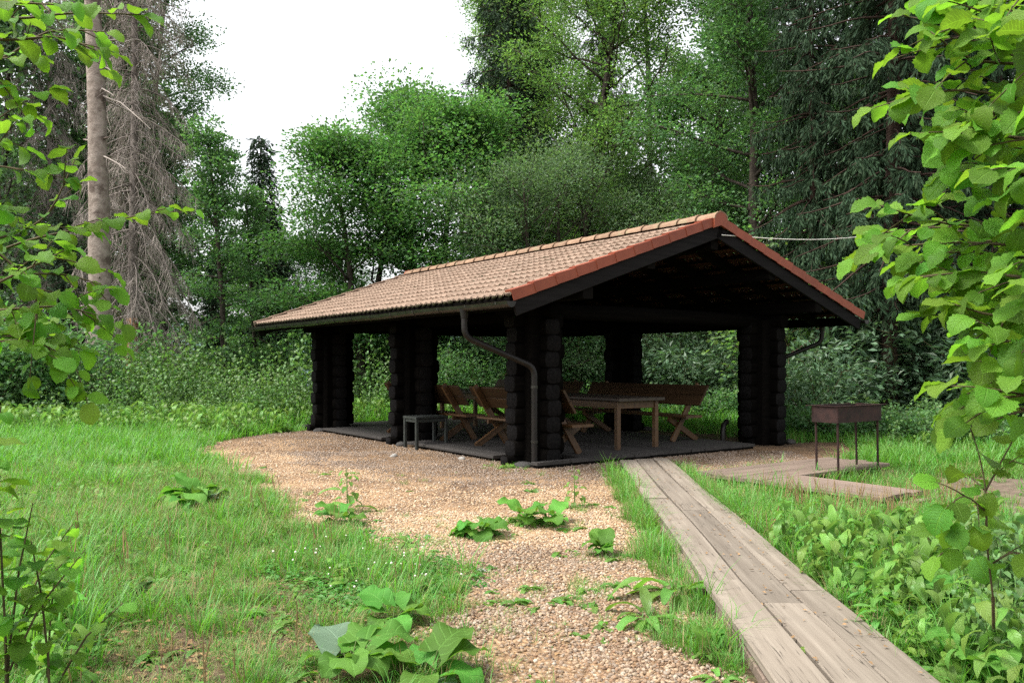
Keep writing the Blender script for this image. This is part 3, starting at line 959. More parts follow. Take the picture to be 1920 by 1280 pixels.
tag(b3, 'long pine bench with dark wide backrest facing the nearer table from the right', 'bench', G)
b4 = make_bench(3.05); place(b4, 3.61, 4.95, math.pi/2)
tag(b4, 'pine bench at the far right beside the rear table, partly hidden by the pillars', 'bench', G)

def make_table(L, W=1.0, H=.80):
    root = empty('table')
    for sx in (-1, 1):
        for sy in (-1, 1):
            mb = MB(); mb.beam((0, 0, 0), (0, 0, H-.045), .075, .075, (0, 1, 0))
            mb.build('leg', M['pine'], root, loc=(sx*(L/2-.13), sy*(W/2-.09), 0))
    for sy in (-1, 1):
        mb = MB(); mb.beam((-L/2+.17, 0, 0), (L/2-.17, 0, 0), .028, .12); mb.build('apron', M['pine'], root, loc=(0, sy*(W/2-.09), H-.107))
    for sx in (-1, 1):
        mb = MB(); mb.beam((0, -W/2+.13, 0), (0, W/2-.13, 0), .028, .12); mb.build('apron', M['pine'], root, loc=(sx*(L/2-.13), 0, H-.107))
    n = 5; w = W/n
    for k in range(n):
        mb = MB(); mb.beam((-L/2, 0, 0), (L/2, 0, 0), w-.005, .045)
        mb.build('top_board', M['pine_dark'], root, loc=(0, -W/2 + (k+.5)*w, H-.0225))
    return root
GT = 'pine tables under the pavilion roof'
t1 = make_table(2.7); place(t1, 2.02, 1.22, math.pi/2)
tag(t1, 'pine table near the boardwalk with two orange square legs showing', 'table', GT)
t2 = make_table(2.6); place(t2, 2.02, 4.15, math.pi/2)
tag(t2, 'pine table at the rear of the pavilion, behind the first table', 'table', GT)

st = empty('stool')
SW, SD, SH = .62, .46, .56
for sx in (-1, 1):
    for sy in (-1, 1):
        mb = MB(); mb.beam((0, 0, 0), (0, 0, SH-.04), .05, .05, (0, 1, 0)); mb.build('leg', M['stool'], st, loc=(sx*(SW/2-.03), sy*(SD/2-.03), 0))
for k in range(3):
    mb = MB(); mb.beam((-SW/2, 0, 0), (SW/2, 0, 0), SD/3-.004, .035); mb.build('top_board', M['stool'], st, loc=(0, -SD/2+(k+.5)*SD/3, SH-.02))
for sy in (-1, 1):
    mb = MB(); mb.beam((-SW/2+.06, 0, 0), (SW/2-.06, 0, 0), .022, .06); mb.build('rail', M['stool'], st, loc=(0, sy*(SD/2-.03), SH-.07))
for sx in (-1, 1):
    mb = MB(); mb.beam((0, -SD/2+.06, 0), (0, SD/2-.06, 0), .022, .06); mb.build('rail', M['stool'], st, loc=(sx*(SW/2-.03), 0, SH-.07))
tag(st, 'low black square-legged stool standing on the gravel by the middle pillar', 'stool')
st.location = (-1.46, 14.02, .0); st.rotation_euler = (0, 0, TH)

# ------------------------------------------------------------------ boardwalk and grill deck
bwk = empty('boardwalk', (1.2, 3.5, 0), 0)
tag(bwk, 'boardwalk of weathered grey planks leading from the foreground to the pavilion', 'boardwalk', kind='structure')
def seam(y): return 1.34 + (y - 3.5)*0.047
def plank(parent, x, y0, y1, w, z, mat, dx0=0., dx1=0., roll=0., pitch=0.):
    p, q = Vector((x(y0)+dx0, y0, z)), Vector((x(y1)+dx1, y1, z+pitch))
    c = (p+q)/2; d = q-p; L = d.length
    mb = MB()
    # slightly bowed, chamfered board
    nst = 6; ch = .006; a, b = w/2, .0225
    prof = [(-a+ch,-b),(a-ch,-b),(a,-b+ch),(a,b-ch),(a-ch,b),(-a+ch,b),(-a,b-ch),(-a,-b+ch)]
    V, Fs = [], []
    ph = random.uniform(0, 6)
    for i in range(nst+1):
        t = i/nst
        ox, oz = .006*math.sin(ph + t*4), .005*math.sin(ph*2 + t*5)
        for yy, zz in prof: V.append(((t-.5)*L, yy + ox + random.uniform(-.0015, .0015), zz + oz))
    for i in range(nst):
        for j in range(8): Fs.append((i*8+j, i*8+(j+1) % 8, (i+1)*8+(j+1) % 8, (i+1)*8+j))
    Fs = [f[::-1] for f in Fs] + [tuple(range(8)), tuple(nst*8 + j for j in range(7, -1, -1))]
    mb.add(V, Fs)
    o = mb.build('plank', mat, parent)
    pl = parent.location
    o.location = c - pl
    o.rotation_euler = (roll, -math.atan2(pitch, L), math.atan2(d.y, d.x))
    return o
ZB = .092
for a, b, off, dz in ((1.9, 5.07, -.134, .012), (5.075, 8.2, -.112, -.004), (8.205, 11.38, -.122, .0)):
    plank(bwk, lambda y: seam(y)+off, a, b, .226 if a < 5 else .222, ZB+dz, M['plank'], roll=random.uniform(-.01, .01))
for a, b, off in ((1.5, 4.62, .122), (4.625, 7.5, .122), (7.505, 11.5, .121)):
    plank(bwk, lambda y: seam(y)+off, a, b, .222, ZB+random.uniform(-.004, .004), M['plank'], roll=random.uniform(-.01, .01))
for a, b, off in ((1.7, 4.9, .350), (4.905, 8.4, .352), (8.405, 11.66, .362)):
    plank(bwk, lambda y: seam(y)+off, a, b, .212, ZB-.006+random.uniform(-.004, .004), M['plank'], roll=random.uniform(-.01, .01))
for y in np.arange(2.2, 11.4, 1.3):
    mb = MB(); mb.beam((-.34, 0, 0), (.46, 0, 0), .09, .062); o = mb.build('cross_bearer', M['dark_wood'], bwk)
    o.location = Vector((seam(y)+.12, y, .036)) - bwk.location
for y0, y1 in ((2.1, 5.06), (5.15, 8.1)):
    mb = MB(); mb.beam((seam(y0)-.24-bwk.location.x, y0-bwk.location.y, .034), (seam(y1)-.20-bwk.location.x, y1-bwk.location.y, .034), .045, .058)
    mb.build('side_rail', M['deck'], bwk)

A0 = Vector((2.25, 10.14, 0))
deck = empty('grill_deck', A0, TH)
tag(deck, 'low L-shaped deck of grey planks in the grass below the rusty grill', 'deck')
# arm across (along v), planks run along v; arm towards the viewer (along -u)
def deck_plank(x0, x1, y, w, z, along='v'):
    L = x1 - x0
    mb = MB(); mb.beam((-L/2, 0, 0), (L/2, 0, 0), w-.006, .042, ch=.005)
    rot = (random.uniform(-.012, .012), 0, random.uniform(-.004, .004) + (0 if along == 'v' else math.pi/2))
    loc = ((x0+x1)/2, y, z+random.uniform(-.004, .004)) if along == 'v' else (y, (x0+x1)/2, z+random.uniform(-.004, .004))
    mb.build('plank', M['deck'], deck, loc=loc, rot=rot)
for k in range(5):
    deck_plank(random.uniform(-.03, .03), 2.72 + random.uniform(-.05, .05), -.095 - .19*k, .19, .105)
for k in range(4):
    deck_plank(-2.42 + random.uniform(-.05, .05), -.96, .092 + .185*k, .185, .105, 'u')
for y in (-.12, -.80):
    mb = MB(); mb.beam((.05, y, .04), (2.65, y, .04), .07, .085); mb.build('bearer', M['dark_wood'], deck)
for x in (.08, .66):
    mb = MB(); mb.beam((x, -2.36, .04), (x, -.98, .04), .07, .085); mb.build('bearer', M['dark_wood'], deck)
mb = MB(); mb.beam((.22, -2.50, .045), (.85, -2.52, .045), .10, .04); mb.build('step_board', M['deck'], deck)

gl = empty('grill', (3.93, 10.0, 0), TH)
tag(gl, 'rusty steel charcoal grill box on four thin legs beside the planks', 'grill')
GL_, GW_, GH_, GT_ = .94, .36, .20, .92
mb = MB()
t = .006
for (c, s) in (((GL_/2, 0, GT_-GH_/2), (GL_, t, GH_)), ((GL_/2, GW_, GT_-GH_/2), (GL_, t, GH_)), ((0, GW_/2, GT_-GH_/2), (t, GW_-t, GH_)), ((GL_, GW_/2, GT_-GH_/2), (t, GW_-t, GH_)), ((GL_/2, GW_/2, GT_-GH_+.004), (GL_-t, GW_-t, t))):
    mb.box(c, s)
mb.build('fire_box', M['rust'], gl)
mb = MB()
mb.beam((-.03, -.008, GT_+.004), (GL_+.10, -.008, GT_+.004), .03, .006, ch=.001); mb.beam((-.10, GW_+.008, GT_+.004), (GL_-.1, GW_+.008, GT_+.006), .03, .006, ch=.001)
mb.beam((-.008, .01, GT_+.004), (-.008, GW_-.01, GT_+.004), .03, .006, ch=.001); mb.beam((GL_+.008, .01, GT_+.004), (GL_+.008, GW_-.01, GT_+.004), .03, .006, ch=.001)
mb.build('rim', M['rust'], gl)
for x in (.04, GL_-.04):
    for y in (.03, GW_-.03):
        mb = MB(); mb.tube([(x + random.uniform(-.02, .02), y + random.uniform(-.02, .02), .0), (x, y, GT_-GH_-.002)], .016, 6); mb.build('leg', M['rust'], gl)

# clothes line from the gable to a spruce
pA = PW(RV, U0 - .06, 3.36); pB = PX(1665, 437, 17.0)
mb = MB(); mb.tube([pA.lerp(pB, t) + Vector((0, 0, -.10*math.sin(math.pi*t))) for t in np.linspace(0, 1, 14)], .007, 5)
tag(mb.build('rope', M['rope'], None, True), 'thin white rope stretched from the gable tip to the trees on the right', 'rope')

# ------------------------------------------------------------------ vegetation tools
def cards(P, D, size, aspect, rg, flat=0.6, bend=0.12):
    """diamond leaves at points P pointing along D; upward-facing by FLAT"""
    n = len(P)
    D = D / (np.linalg.norm(D, axis=1, keepdims=True) + 1e-9)
    nr = rg.normal(size=(n, 3)) * (1 - flat) + np.array([0, 0, flat])
    nr -= D * (nr * D).sum(1, keepdims=True)
    nr /= np.linalg.norm(nr, axis=1, keepdims=True) + 1e-9
    S = np.cross(D, nr)
    L = size * rg.uniform(.65, 1.25, (n, 1)); W = L * aspect
    V = np.stack([P, P + D*L*.5 + S*W*.5 + nr*L*bend, P + D*L, P + D*L*.5 - S*W*.5 + nr*L*bend], 1).reshape(-1, 3)
    Fc = np.arange(4*n).reshape(n, 4)
    return V, Fc, np.repeat(rg.random(n), 4)

def unit(v):
    return v / (np.linalg.norm(v) + 1e-9)

def wander(p, d, L, n, rg, amp=.1, curve=0.0):
    pts = [np.array(p, float)]; d = unit(np.array(d, float))
    for i in range(n):
        d = unit(d + rg.normal(size=3)*amp + np.array([0, 0, curve]))
        pts.append(pts[-1] + d*L/n)
    return np.array(pts)

def along(pts, t):
    t = np.clip(t, 0, 1)*(len(pts)-1); i = min(int(t), len(pts)-2); f = t - i
    return pts[i]*(1-f) + pts[i+1]*f, unit(pts[i+1]-pts[i])

SHAPES = {
    'round': lambda s: max(.25, math.sin(math.pi*min(1, s*.86+.14))**.7),
    'tall': lambda s: max(.18, (1 - s)**.7*.9+.12) if s > .25 else .75,
    'cone': lambda s: max(.10, 1 - s),
    'column': lambda s: .75 if s < .8 else .5,
}

def broadleaf(name, seed, H, r0, cb, cr, nl, leaf, n_leaf, shape='round', lean=.03, elev=(5, 65), clump=.34, flatz=.45,
              mat='maple', bark='bark', aspect=.7, flat=.6, sub=6, spread=1.0, droop=0.0, trunks=1, ljit=(.55, 1.2)):
    """returns (trunk mesh, crown mesh)"""
    rg = np.random.default_rng(seed)
    mb = MB(); centers, dirs = [], []
    for tk in range(trunks):
        d0 = np.array([rg.normal()*lean, rg.normal()*lean, 1.0])
        if trunks > 1:
            a = 2*math.pi*tk/trunks + rg.random(); d0 += np.array([math.cos(a), math.sin(a), 0])*.22
        tr = wander((rg.normal()*.12*(trunks > 1), rg.normal()*.12*(trunks > 1), -.15), d0, H*.96*(1 if tk == 0 else rg.uniform(.75, .95)), 10, rg, .035, .02)
        mb.tube(tr, [r0*(1.25 if i == 0 else 1)*(1-.9*i/10) + .012 for i in range(11)], 8)
        for i in range(nl // trunks):
            s = (i + .5)/(nl // trunks)
            t = cb + (1-cb)*s**.92
            p, td = along(tr, t)
            az = i*2.399 + rg.normal()*.35
            el = rad(elev[0] + (elev[1]-elev[0])*s + rg.normal()*8)
            L = cr*SHAPES[shape](s)*rg.uniform(*ljit)
            d = np.array([math.cos(az)*math.cos(el), math.sin(az)*math.cos(el), math.sin(el)])
            lb = wander(p, d, L, 5, rg, .13, .03 - droop)
            rr = r0*(1-.85*t)*.42
            mb.tube(lb, [rr*(1-.8*k/5)+.006 for k in range(6)], 5)
            for j in range(sub):
                tt = .28 + .72*(j+.6)/sub
                q, bd = along(lb, tt)
                sd = 1 if j % 2 else -1
                perp = unit(np.cross(bd, [0, 0, 1]))*sd
                d2 = unit(bd*.7 + perp*rg.uniform(.5, 1.1) + np.array([0, 0, rg.uniform(-.15, .35) - droop*2]))
                l2 = L*rg.uniform(.22, .42)*spread*(1.15 - .5*tt)
                sb = wander(q, d2, l2, 3, rg, .18, -droop)
                mb.tube(sb, [rr*.35*(1-.7*k/3)+.003 for k in range(4)], 4, False)
                for k in (.55, 1.0):
                    c, cd = along(sb, k); centers.append(c); dirs.append(cd)
            centers.append(lb[-1]); dirs.append(unit(lb[-1]-lb[-2]))
        centers.append(tr[-1]); dirs.append(np.array([0, 0, 1.]))
    C, Dm = np.array(centers), np.array(dirs)
    per = max(3, int(n_leaf/len(C)))
    w = rg.uniform(.1, 1.0, len(C))**1.6 + .12
    reps = np.maximum(2, (per*w/w.mean()).astype(int))
    idx = np.repeat(np.arange(len(C)), reps)
    sg = clump*rg.uniform(.6, 1.3, (len(C), 1))[idx]
    gz = rg.normal(size=(len(idx), 3)); gz *= np.minimum(1, 1.75/(np.linalg.norm(gz, axis=1, keepdims=True)+1e-6))
    off = gz*1.08*sg*np.array([1, 1, flatz])
    P = C[idx] + off
    D = Dm[idx]*.5 + off/(np.linalg.norm(off, axis=1, keepdims=True)+1e-6)*.8 + rg.normal(size=(len(idx), 3))*.45 + np.array([0, 0, -.22])
    V, Fc, rnd = cards(P, D, leaf, aspect, rg, flat)
    # leaf colour differs a little from clump to clump
    cr_ = np.repeat(np.repeat(rg.random(len(C)), reps), 4)
    rnd = np.clip(.45*rnd + .55*cr_, 0, .999)
    return mb.mesh(name+'_trunk', M[bark], True), np_mesh(name+'_crown', V, [Fc], [M[mat]], False, {'rnd': rnd})

def conifer(name, seed, H, r0, cb, cr, n_wh, spray, mat='needle', bark='bark_red', per=5, dens=26, droop=.35, hang=.8, width=.22, dead=False):
    rg = np.random.default_rng(seed)
    mb = MB()
    tr = wander((0, 0, -.15), (rg.normal()*.015, rg.normal()*.015, 1), H, 12, rg, .012, .02)
    mb.tube(tr, [r0*(1.2 if i == 0 else 1)*(1-.93*i/12)+.01 for i in range(13)], 9)
    P, D, SZ = [], [], []
    tw = MB()
    for i in range(n_wh):
        s = (i+.5)/n_wh; t = cb + (1-cb)*s
        for k in range(per):
            p, _ = along(tr, min(.995, t + rg.uniform(-.5, .5)*(1-cb)/n_wh))
            az = 2*math.pi*k/per + i*1.3 + rg.normal()*.3
            L = cr*(1-s)**.75*rg.uniform(.6, 1.12) + .15
            if rg.random() < .10: L *= .55
            el = .25*s - .12 + rg.normal()*.08
            d = np.array([math.cos(az), math.sin(az), el])
            lb = wander(p, d, L, 6, rg, .06, -droop*.25*(1-s))
            lb[-1, 2] += L*.07; lb[-2, 2] += L*.025
            mb.tube(lb, [((.008+.006*L) if dead else (.010+.008*L))*(1-.8*q/6)+.003 for q in range(7)], 4, False)
            m = int(dens*L/cr) + 4
            for j in range(m):
                tt = .12 + .88*rg.random()**.8
                q, bd = along(lb, tt)
                side = unit(np.cross(bd, [0, 0, 1]))*rg.choice([-1, 1])
                l2 = spray*rg.uniform(.5, 1.25)*(1.1-.45*tt)
                d2 = unit(side*rg.uniform(.3, .9) + bd*.35 + np.array([0, 0, -hang*rg.uniform(.4, 1.3)]))
                sb = wander(q, d2, l2, 3, rg, .12, -.3*hang)
                if dead:
                    for c_ in range(2):
                        P.append(sb[0]); D.append(sb); SZ.append(l2)
                        sb = wander(along(sb, rg.uniform(.2, .7))[0], d2 + rg.normal(size=3)*.5, l2*.6, 3, rg, .2, -.2)
                else:
                    P.append(sb); SZ.append(l2)
    if dead:
        # thin bare twigs: narrow three-sided strips
        S = np.array(D)                                # n,4,3
        n = len(S); w = .0058
        sd = rg.normal(size=(n, 1, 3)); sd /= np.linalg.norm(sd, axis=2, keepdims=True)
        tp = np.array([1, .8, .55, .2]).reshape(1, 4, 1)
        V = np.stack([S - sd*w*tp, S + sd*w*tp], 2).reshape(n, 8, 3)
        b = (np.arange(n)*8)[:, None]
        Fc = np.concatenate([b + np.array([[2*k, 2*k+1, 2*k+3, 2*k+2]]) for k in range(3)])
        cm = np_mesh(name+'_twigs', V.reshape(-1, 3), [Fc], [M['dead_twig']])
    else:
        # each hanging spray is a row of short needle tufts
        S = np.array(P); n = len(S)
        PP, DD, WW = [], [], []
        for k in range(3):
            a, b_ = S[:, k], S[:, k+1]
            dseg = b_ - a
            for sgn in (-1, .3, 1):
                s_ = np.cross(dseg, rg.normal(size=(n, 3))); s_ /= np.linalg.norm(s_, axis=1, keepdims=True)+1e-9
                PP.append(a + dseg*rg.random((n, 1))*.6); DD.append(dseg*1.0/(np.linalg.norm(dseg, axis=1, keepdims=True)+1e-9) + s_*.45*sgn)
                WW.append(np.array(SZ)*.36)
        P_, D_, L_ = np.concatenate(PP), np.concatenate(DD), np.concatenate(WW)
        V, Fc, rnd = cards(P_, D_, 1.0, width, rg, .35, .05)
        # rescale each card about its base
        V = V.reshape(-1, 4, 3); V = V[:, :1] + (V - V[:, :1])*L_[:, None, None]
        cm = np_mesh(name+'_crown', V.reshape(-1, 3), [Fc], [M[mat]], False, {'rnd': rnd})
    return mb.mesh(name+'_trunk', M[bark], True), cm

def tree(name, meshes, px, depth, label, cat='tree', group=None, rz=0., s=1., z=None, sz=1., crown='crown'):
    x = (px - CX)/F*depth
    zz = float(height(x, depth)) if z is None else z
    r = empty(name, (x, depth, zz), rz)
    r.scale = (s, s, s*sz)
    tag(r, label, cat, group)
    obj('trunk', meshes[0], r)
    c = obj(crown, meshes[1], r)
    if crown != 'crown': c['kind'] = 'stuff'
    return r

# ------------------------------------------------------------------ tree kinds
K = {}
K['maple1'] = broadleaf('maple', 1, 11.0, .17, .20, 3.7, 46, .12, 64000, 'round', clump=.58, flatz=.34, mat='maple', flat=.72, sub=8, ljit=(.8, 1.12), trunks=2)
K['maple2'] = broadleaf('maple', 2, 9.3, .15, .18, 3.1, 40, .12, 50000, 'round', clump=.58, flatz=.34, mat='maple', flat=.72, sub=8, ljit=(.8, 1.12), trunks=2)
K['ash'] = broadleaf('ash', 3, 22.0, .20, .16, 4.3, 66, .115, 80000, 'tall', clump=.42, flatz=.55, mat='ash', elev=(15, 62), aspect=.5, flat=.5)
K['ash2'] = broadleaf('ash', 4, 20, .17, .13, 3.5, 58, .112, 60000, 'tall', clump=.38, flatz=.5, mat='alder', elev=(10, 60), aspect=.6, flat=.5)
K['willow'] = broadleaf('willow', 5, 7.6, .12, .12, 3.3, 44, .105, 34000, 'round', clump=.36, flatz=.5, mat='willow', elev=(10, 60), aspect=.42, flat=.4, trunks=3)
K['alder'] = broadleaf('alder', 6, 10.3, .11, .14, 1.75, 34, .12, 9500, 'tall', lean=.004, clump=.30, flatz=.35, mat='alder', elev=(0, 45), flat=.6)
K['birch'] = broadleaf('birch', 7, 22, .17, .30, 2.6, 50, .12, 15000, 'tall', clump=.34, flatz=.9, mat='ash', bark='birch', elev=(35, 60), droop=.10, aspect=.7, flat=.3)
K['spruce1'] = conifer('spruce', 8, 22, .17, .10, 2.6, 44, .6, per=7, dens=44, hang=.6, width=.24)
K['spruce2'] = conifer('spruce', 9, 22, .17, .12, 2.5, 42, .55, per=7, dens=42, hang=.8, width=.24)
K['spruce3'] = conifer('spruce', 10, 10.5, .12, .04, 1.6, 38, .55, per=7, dens=18, droop=.2, hang=.4, width=.3)
K['dead'] = conifer('dead_spruce', 11, 19, .17, .15, 3.0, 36, .8, per=7, dens=60, hang=.9, dead=True, bark='bark_grey', droop=1.3)
K['far1'] = broadleaf('far', 12, 15, .20, .16, 3.8, 34, .24, 13000, 'round', clump=.7, flatz=.5, mat='far_leaf', flat=.5, sub=4)
K['far2'] = broadleaf('far', 13, 21, .18, .10, 3.6, 42, .22, 20000, 'tall', clump=.6, flatz=.5, mat='alder', flat=.5, sub=4)

def dead_trunk():
    rg = np.random.default_rng(77)
    mb = MB()
    tr = wander((0, 0, -.2), (0.012, 0, 1), 18, 16, rg, .014, .02)
    NR_, NS_ = 110, 22
    V_, F_ = [], []
    for q in range(NR_):
        t = q/(NR_-1); c, _ = along(tr, t)
        for s_ in range(NS_):
            a = 2*math.pi*s_/NS_
            r_ = .31*(1-.55*t) + (.07*(1-t*14) if t < 1/14 else 0)
            r_ *= 1 + .10*(float(fbm(a*1.2+3, t*9, 1.0, 5))-.5) + .16*(float(fbm(math.cos(a)*3+7, t*26 + math.sin(a)*3, 1.0, 9))-.5)
            V_.append((c[0]+math.cos(a)*r_, c[1]+math.sin(a)*r_, c[2]))
    for q in range(NR_-1):
        for s_ in range(NS_): F_.append((q*NS_+s_, q*NS_+(s_+1) % NS_, (q+1)*NS_+(s_+1) % NS_, (q+1)*NS_+s_))
    mb.add(V_, F_)
    for q in range(16):
        p, _ = along(tr, rg.uniform(.12, .75)); az = rg.uniform(0, 6.28); L = rg.uniform(.35, .6)
        d_ = np.array([math.cos(az), math.sin(az), rg.uniform(-.1, .35)])
        mb.tube([p, p + d_*L*.7, p + d_*L], [.035, .026, .014], 5)
    tw = MB()
    for i in range(26):
        t = .38 + .6*rg.random(); p, _ = along(tr, t); az = rg.uniform(0, 6.28)
        L = rg.uniform(.5, 2.4)
        lb = wander(p, (math.cos(az), math.sin(az), rg.uniform(-.3, .15)), L, 5, rg, .14, -.05)
        tw.tube(lb, [.028*(1-.8*k/5)+.004 for k in range(6)], 4, False)
        for j in range(5):
            q, bd = along(lb, .3+.14*j)
            sb = wander(q, bd + rg.normal(size=3)*.7 - np.array([0, 0, .4]), rg.uniform(.3, .8), 3, rg, .2)
            tw.tube(sb, [.007, .005, .004, .002], 3, False)
    return mb.mesh('dead_pine_trunk', M['bark_pale'], True), tw.mesh('dead_pine_branches', M['dead_twig'])
K['deadpine'] = dead_trunk()

# ------------------------------------------------------------------ trees of the left side
tree('dead_pine', K['deadpine'], 187, 22, 'thick bare trunk with pale peeling bark, the stoutest trunk on the left', crown='branches')
t_ = tree('dead_spruce', K['dead'], 246, 24.5, 'dead spruce with grey drooping bare twigs behind the pale thick trunk', crown='twigs', rz=.6)
mb = MB(); mb.tube([(0, 0, .05), (.01, 0, .9), (.02, .01, 1.9), (.03, .01, 2.75)], [.172, .166, .164, .158], 12)
mb.build('stripped_bark', M['bark_orange'], t_, True)
tree('dead_spruce', K['dead'], 98, 30, 'dead spruce with dark thin trunk at the far left, behind hazel leaves', crown='twigs', rz=4.0, s=.95)
tree('alder_tree', K['alder'], 428, 27, 'slim dark-trunked alder standing alone left of the gap of sky', s=.98, rz=2.1)
tree('alder_tree', K['alder'], 478, 30, 'low slim alder between the tall one and the pointed spruce', s=.78, rz=4.4)
tree('young_spruce', K['spruce3'], 512, 32, 'narrow pointed spruce right of the slim alder, against the sky', s=.98)
tree('alder_tree', K['alder'], 318, 33, 'tall alder crown behind the dead grey spruces', s=1.25, rz=2.)
tree('broadleaf_tree', K['ash2'], 255, 36, 'leafy tree behind the dead spruces, its top out of the picture', rz=1.)
tree('broadleaf_tree', K['ash2'], 250, 35, 'leafy tree whose crown edges the sky above the dead spruces', rz=2.5, s=1.12)
tree('broadleaf_tree', K['ash2'], 95, 33, 'leafy tree behind the far-left dead spruce', rz=3.)
tree('broadleaf_tree', K['far1'], -10, 30, 'dark leafy tree at the left edge of the picture', rz=.5)
tree('broadleaf_tree', K['far1'], 165, 43, 'dark leafy tree deep in the wood behind the thick pale trunk', rz=1.5, s=1.05)
tree('spruce_tree', K['spruce3'], 130, 26, 'small dark spruce beside the thick pale trunk', s=.62, rz=1.)
tree('spruce_tree', K['spruce3'], 395, 31, 'small spruce at the foot of the slim alder', s=.55, rz=2.)

tree('alder_tree', K['alder'], 392, 34, 'alder close behind the dead spruce, on the left border of the gap of sky', s=1.12, rz=1.2)
tree('alder_tree', K['alder'], 548, 36, 'distant alder right of the pointed spruce, low in the gap of sky', s=.80, rz=3.3)
tree('maple_tree', K['maple2'], 615, 38, 'distant maple low in the gap, left of the round maples', s=.78, rz=2.4)
tree('broadleaf_tree', K['far1'], 455, 43, 'distant dark tree behind the slim alders', s=.66, rz=3.0)
# ------------------------------------------------------------------ centre
tree('maple_tree', K['maple2'], 690, 26, 'dark green round maple, the left and lower of the two', rz=.4, s=.98)
tree('maple_tree', K['maple1'], 800, 27.5, 'dark green round maple, the taller one behind the roof ridge', rz=1.9, s=1.0)
tree('willow_tree', K['willow'], 1010, 25, 'grey-green bushy willow rising just behind the ridge tiles', rz=.2, s=1.02)
tree('willow_tree', K['willow'], 1235, 27, 'grey-green willow behind the highest part of the roof', rz=2.2, s=1.0)
tree('ash_tree', K['ash'], 1062, 29, 'tall light green ash with visible dark forked limbs', rz=.9)
tree('ash_tree', K['ash'], 1055, 34, 'pale feathery ash bordering the gap of sky on its right side', rz=3.9, s=1.0)
tree('ash_tree', K['ash2'], 1010, 37, 'leafy tree filling the space behind the feathery ash', rz=5.1, s=1.05)
tree('spruce_tree', K['spruce1'], 972, 30, 'dark spruce on the right border of the gap of sky', rz=.3, s=1.02)
tree('spruce_tree', K['spruce2'], 1135, 36, 'dark spruce behind the tall light green ash', rz=1.3)
tree('birch_tree', K['birch'], 1205, 31, 'birch with whitish trunk high behind the tall ash', rz=.3)
tree('ash_tree', K['ash2'], 1310, 27, 'leafy green tree behind the roof peak', rz=2.7, s=1.0)
tree('ash_tree', K['ash2'], 1420, 24, 'leafy green tree with bright sky holes, left of the bare spruce trunk', rz=.7, s=1.05)
tree('broadleaf_tree', K['far2'], 1290, 41, 'broad dark tree deep behind the roof peak', rz=.7, s=1.0)
tree('broadleaf_tree', K['far1'], 1010, 42, 'broad dark tree deep behind the willow', rz=2.7, s=.9)

# ------------------------------------------------------------------ right: spruce wood
tree('spruce_tree', K['spruce1'], 1527, 20.5, 'spruce with slim reddish-brown bare trunk and hanging sprays, nearest the roof', rz=.5, s=.62, sz=1.6)
tree('spruce_tree', K['spruce2'], 1665, 18.5, 'spruce holding the far end of the white rope', rz=1.9, s=1.05)
tree('spruce_tree', K['spruce1'], 1600, 27, 'dark spruce between the two bare-trunked spruces', rz=2.5)
tree('spruce_tree', K['spruce1'], 1775, 23, 'dark spruce behind the right hazel bush, near its upper leaves', rz=3.6)
tree('spruce_tree', K['spruce2'], 1880, 19, 'dark spruce at the right edge behind the hazel bush', rz=5.0)
tree('spruce_tree', K['spruce1'], 1480, 31, 'dark spruce behind the leafy trees right of the roof peak', rz=4.4)
tree('spruce_tree', K['spruce1'], 1700, 32, 'dark spruce deep in the wood right of the rope tree', rz=1.1)
tree('spruce_tree', K['spruce2'], 1850, 30, 'dark spruce deep in the wood near the right edge', rz=.2)
tree('spruce_tree', K['spruce1'], 1965, 25, 'dark spruce just beyond the right edge of the picture', rz=2.0)
tree('broadleaf_tree', K['far1'], 1600, 38, 'dark leafy tree closing the wood behind the spruces', rz=2.0)
tree('broadleaf_tree', K['far1'], 1800, 39, 'dark leafy tree closing the wood far on the right', rz=.4)

# far wood that closes the view at ground level
def far_wood():
    rg = np.random.default_rng(31)
    P = []
    mb = MB()
    for i in range(150):
        px = rg.uniform(-300, 2250)
        if 512 < px < 590: continue
        d = rg.uniform(40, 49)
        x = (px-CX)/F*d; z0 = float(height(x, d))
        hh = rg.uniform(4, 6) if 380 < px < 900 else rg.uniform(12, 17)
        if 380 < px < 900: hh = rg.uniform(3, 4.6)
        mb.tube([(x, d, z0-.3), (x+rg.normal()*.2, d, z0+hh*.5), (x+rg.normal()*.3, d, z0+hh*.9)], [.16, .12, .04], 5)
        n = 420 if hh > 10 else 260
        u = rg.random(n)
        z = z0 + hh*(.08 + .92*u)
        r = 2.1*np.sqrt(rg.random(n))*np.sin(np.pi*np.clip(.2+.78*u, 0, 1))
        a = rg.uniform(0, 6.28, n)
        P.append(np.stack([x + r*np.cos(a), d + r*np.sin(a), z], 1))
    P = np.concatenate(P)
    D = rg.normal(size=P.shape) + np.array([0, 0, -.3])
    V, Fc, rnd = cards(P, D, .55, .6, rg, .4)
    me = np_mesh('far_wood', V, [Fc], [M['far_leaf']], False, {'rnd': rnd})
    o = tag(obj('far_wood', me), 'dense dark wood closing the view behind all the trees', 'wood', kind='stuff')
    w = mb.build('trunks', M['bark'], o); w['kind'] = 'stuff'
far_wood()

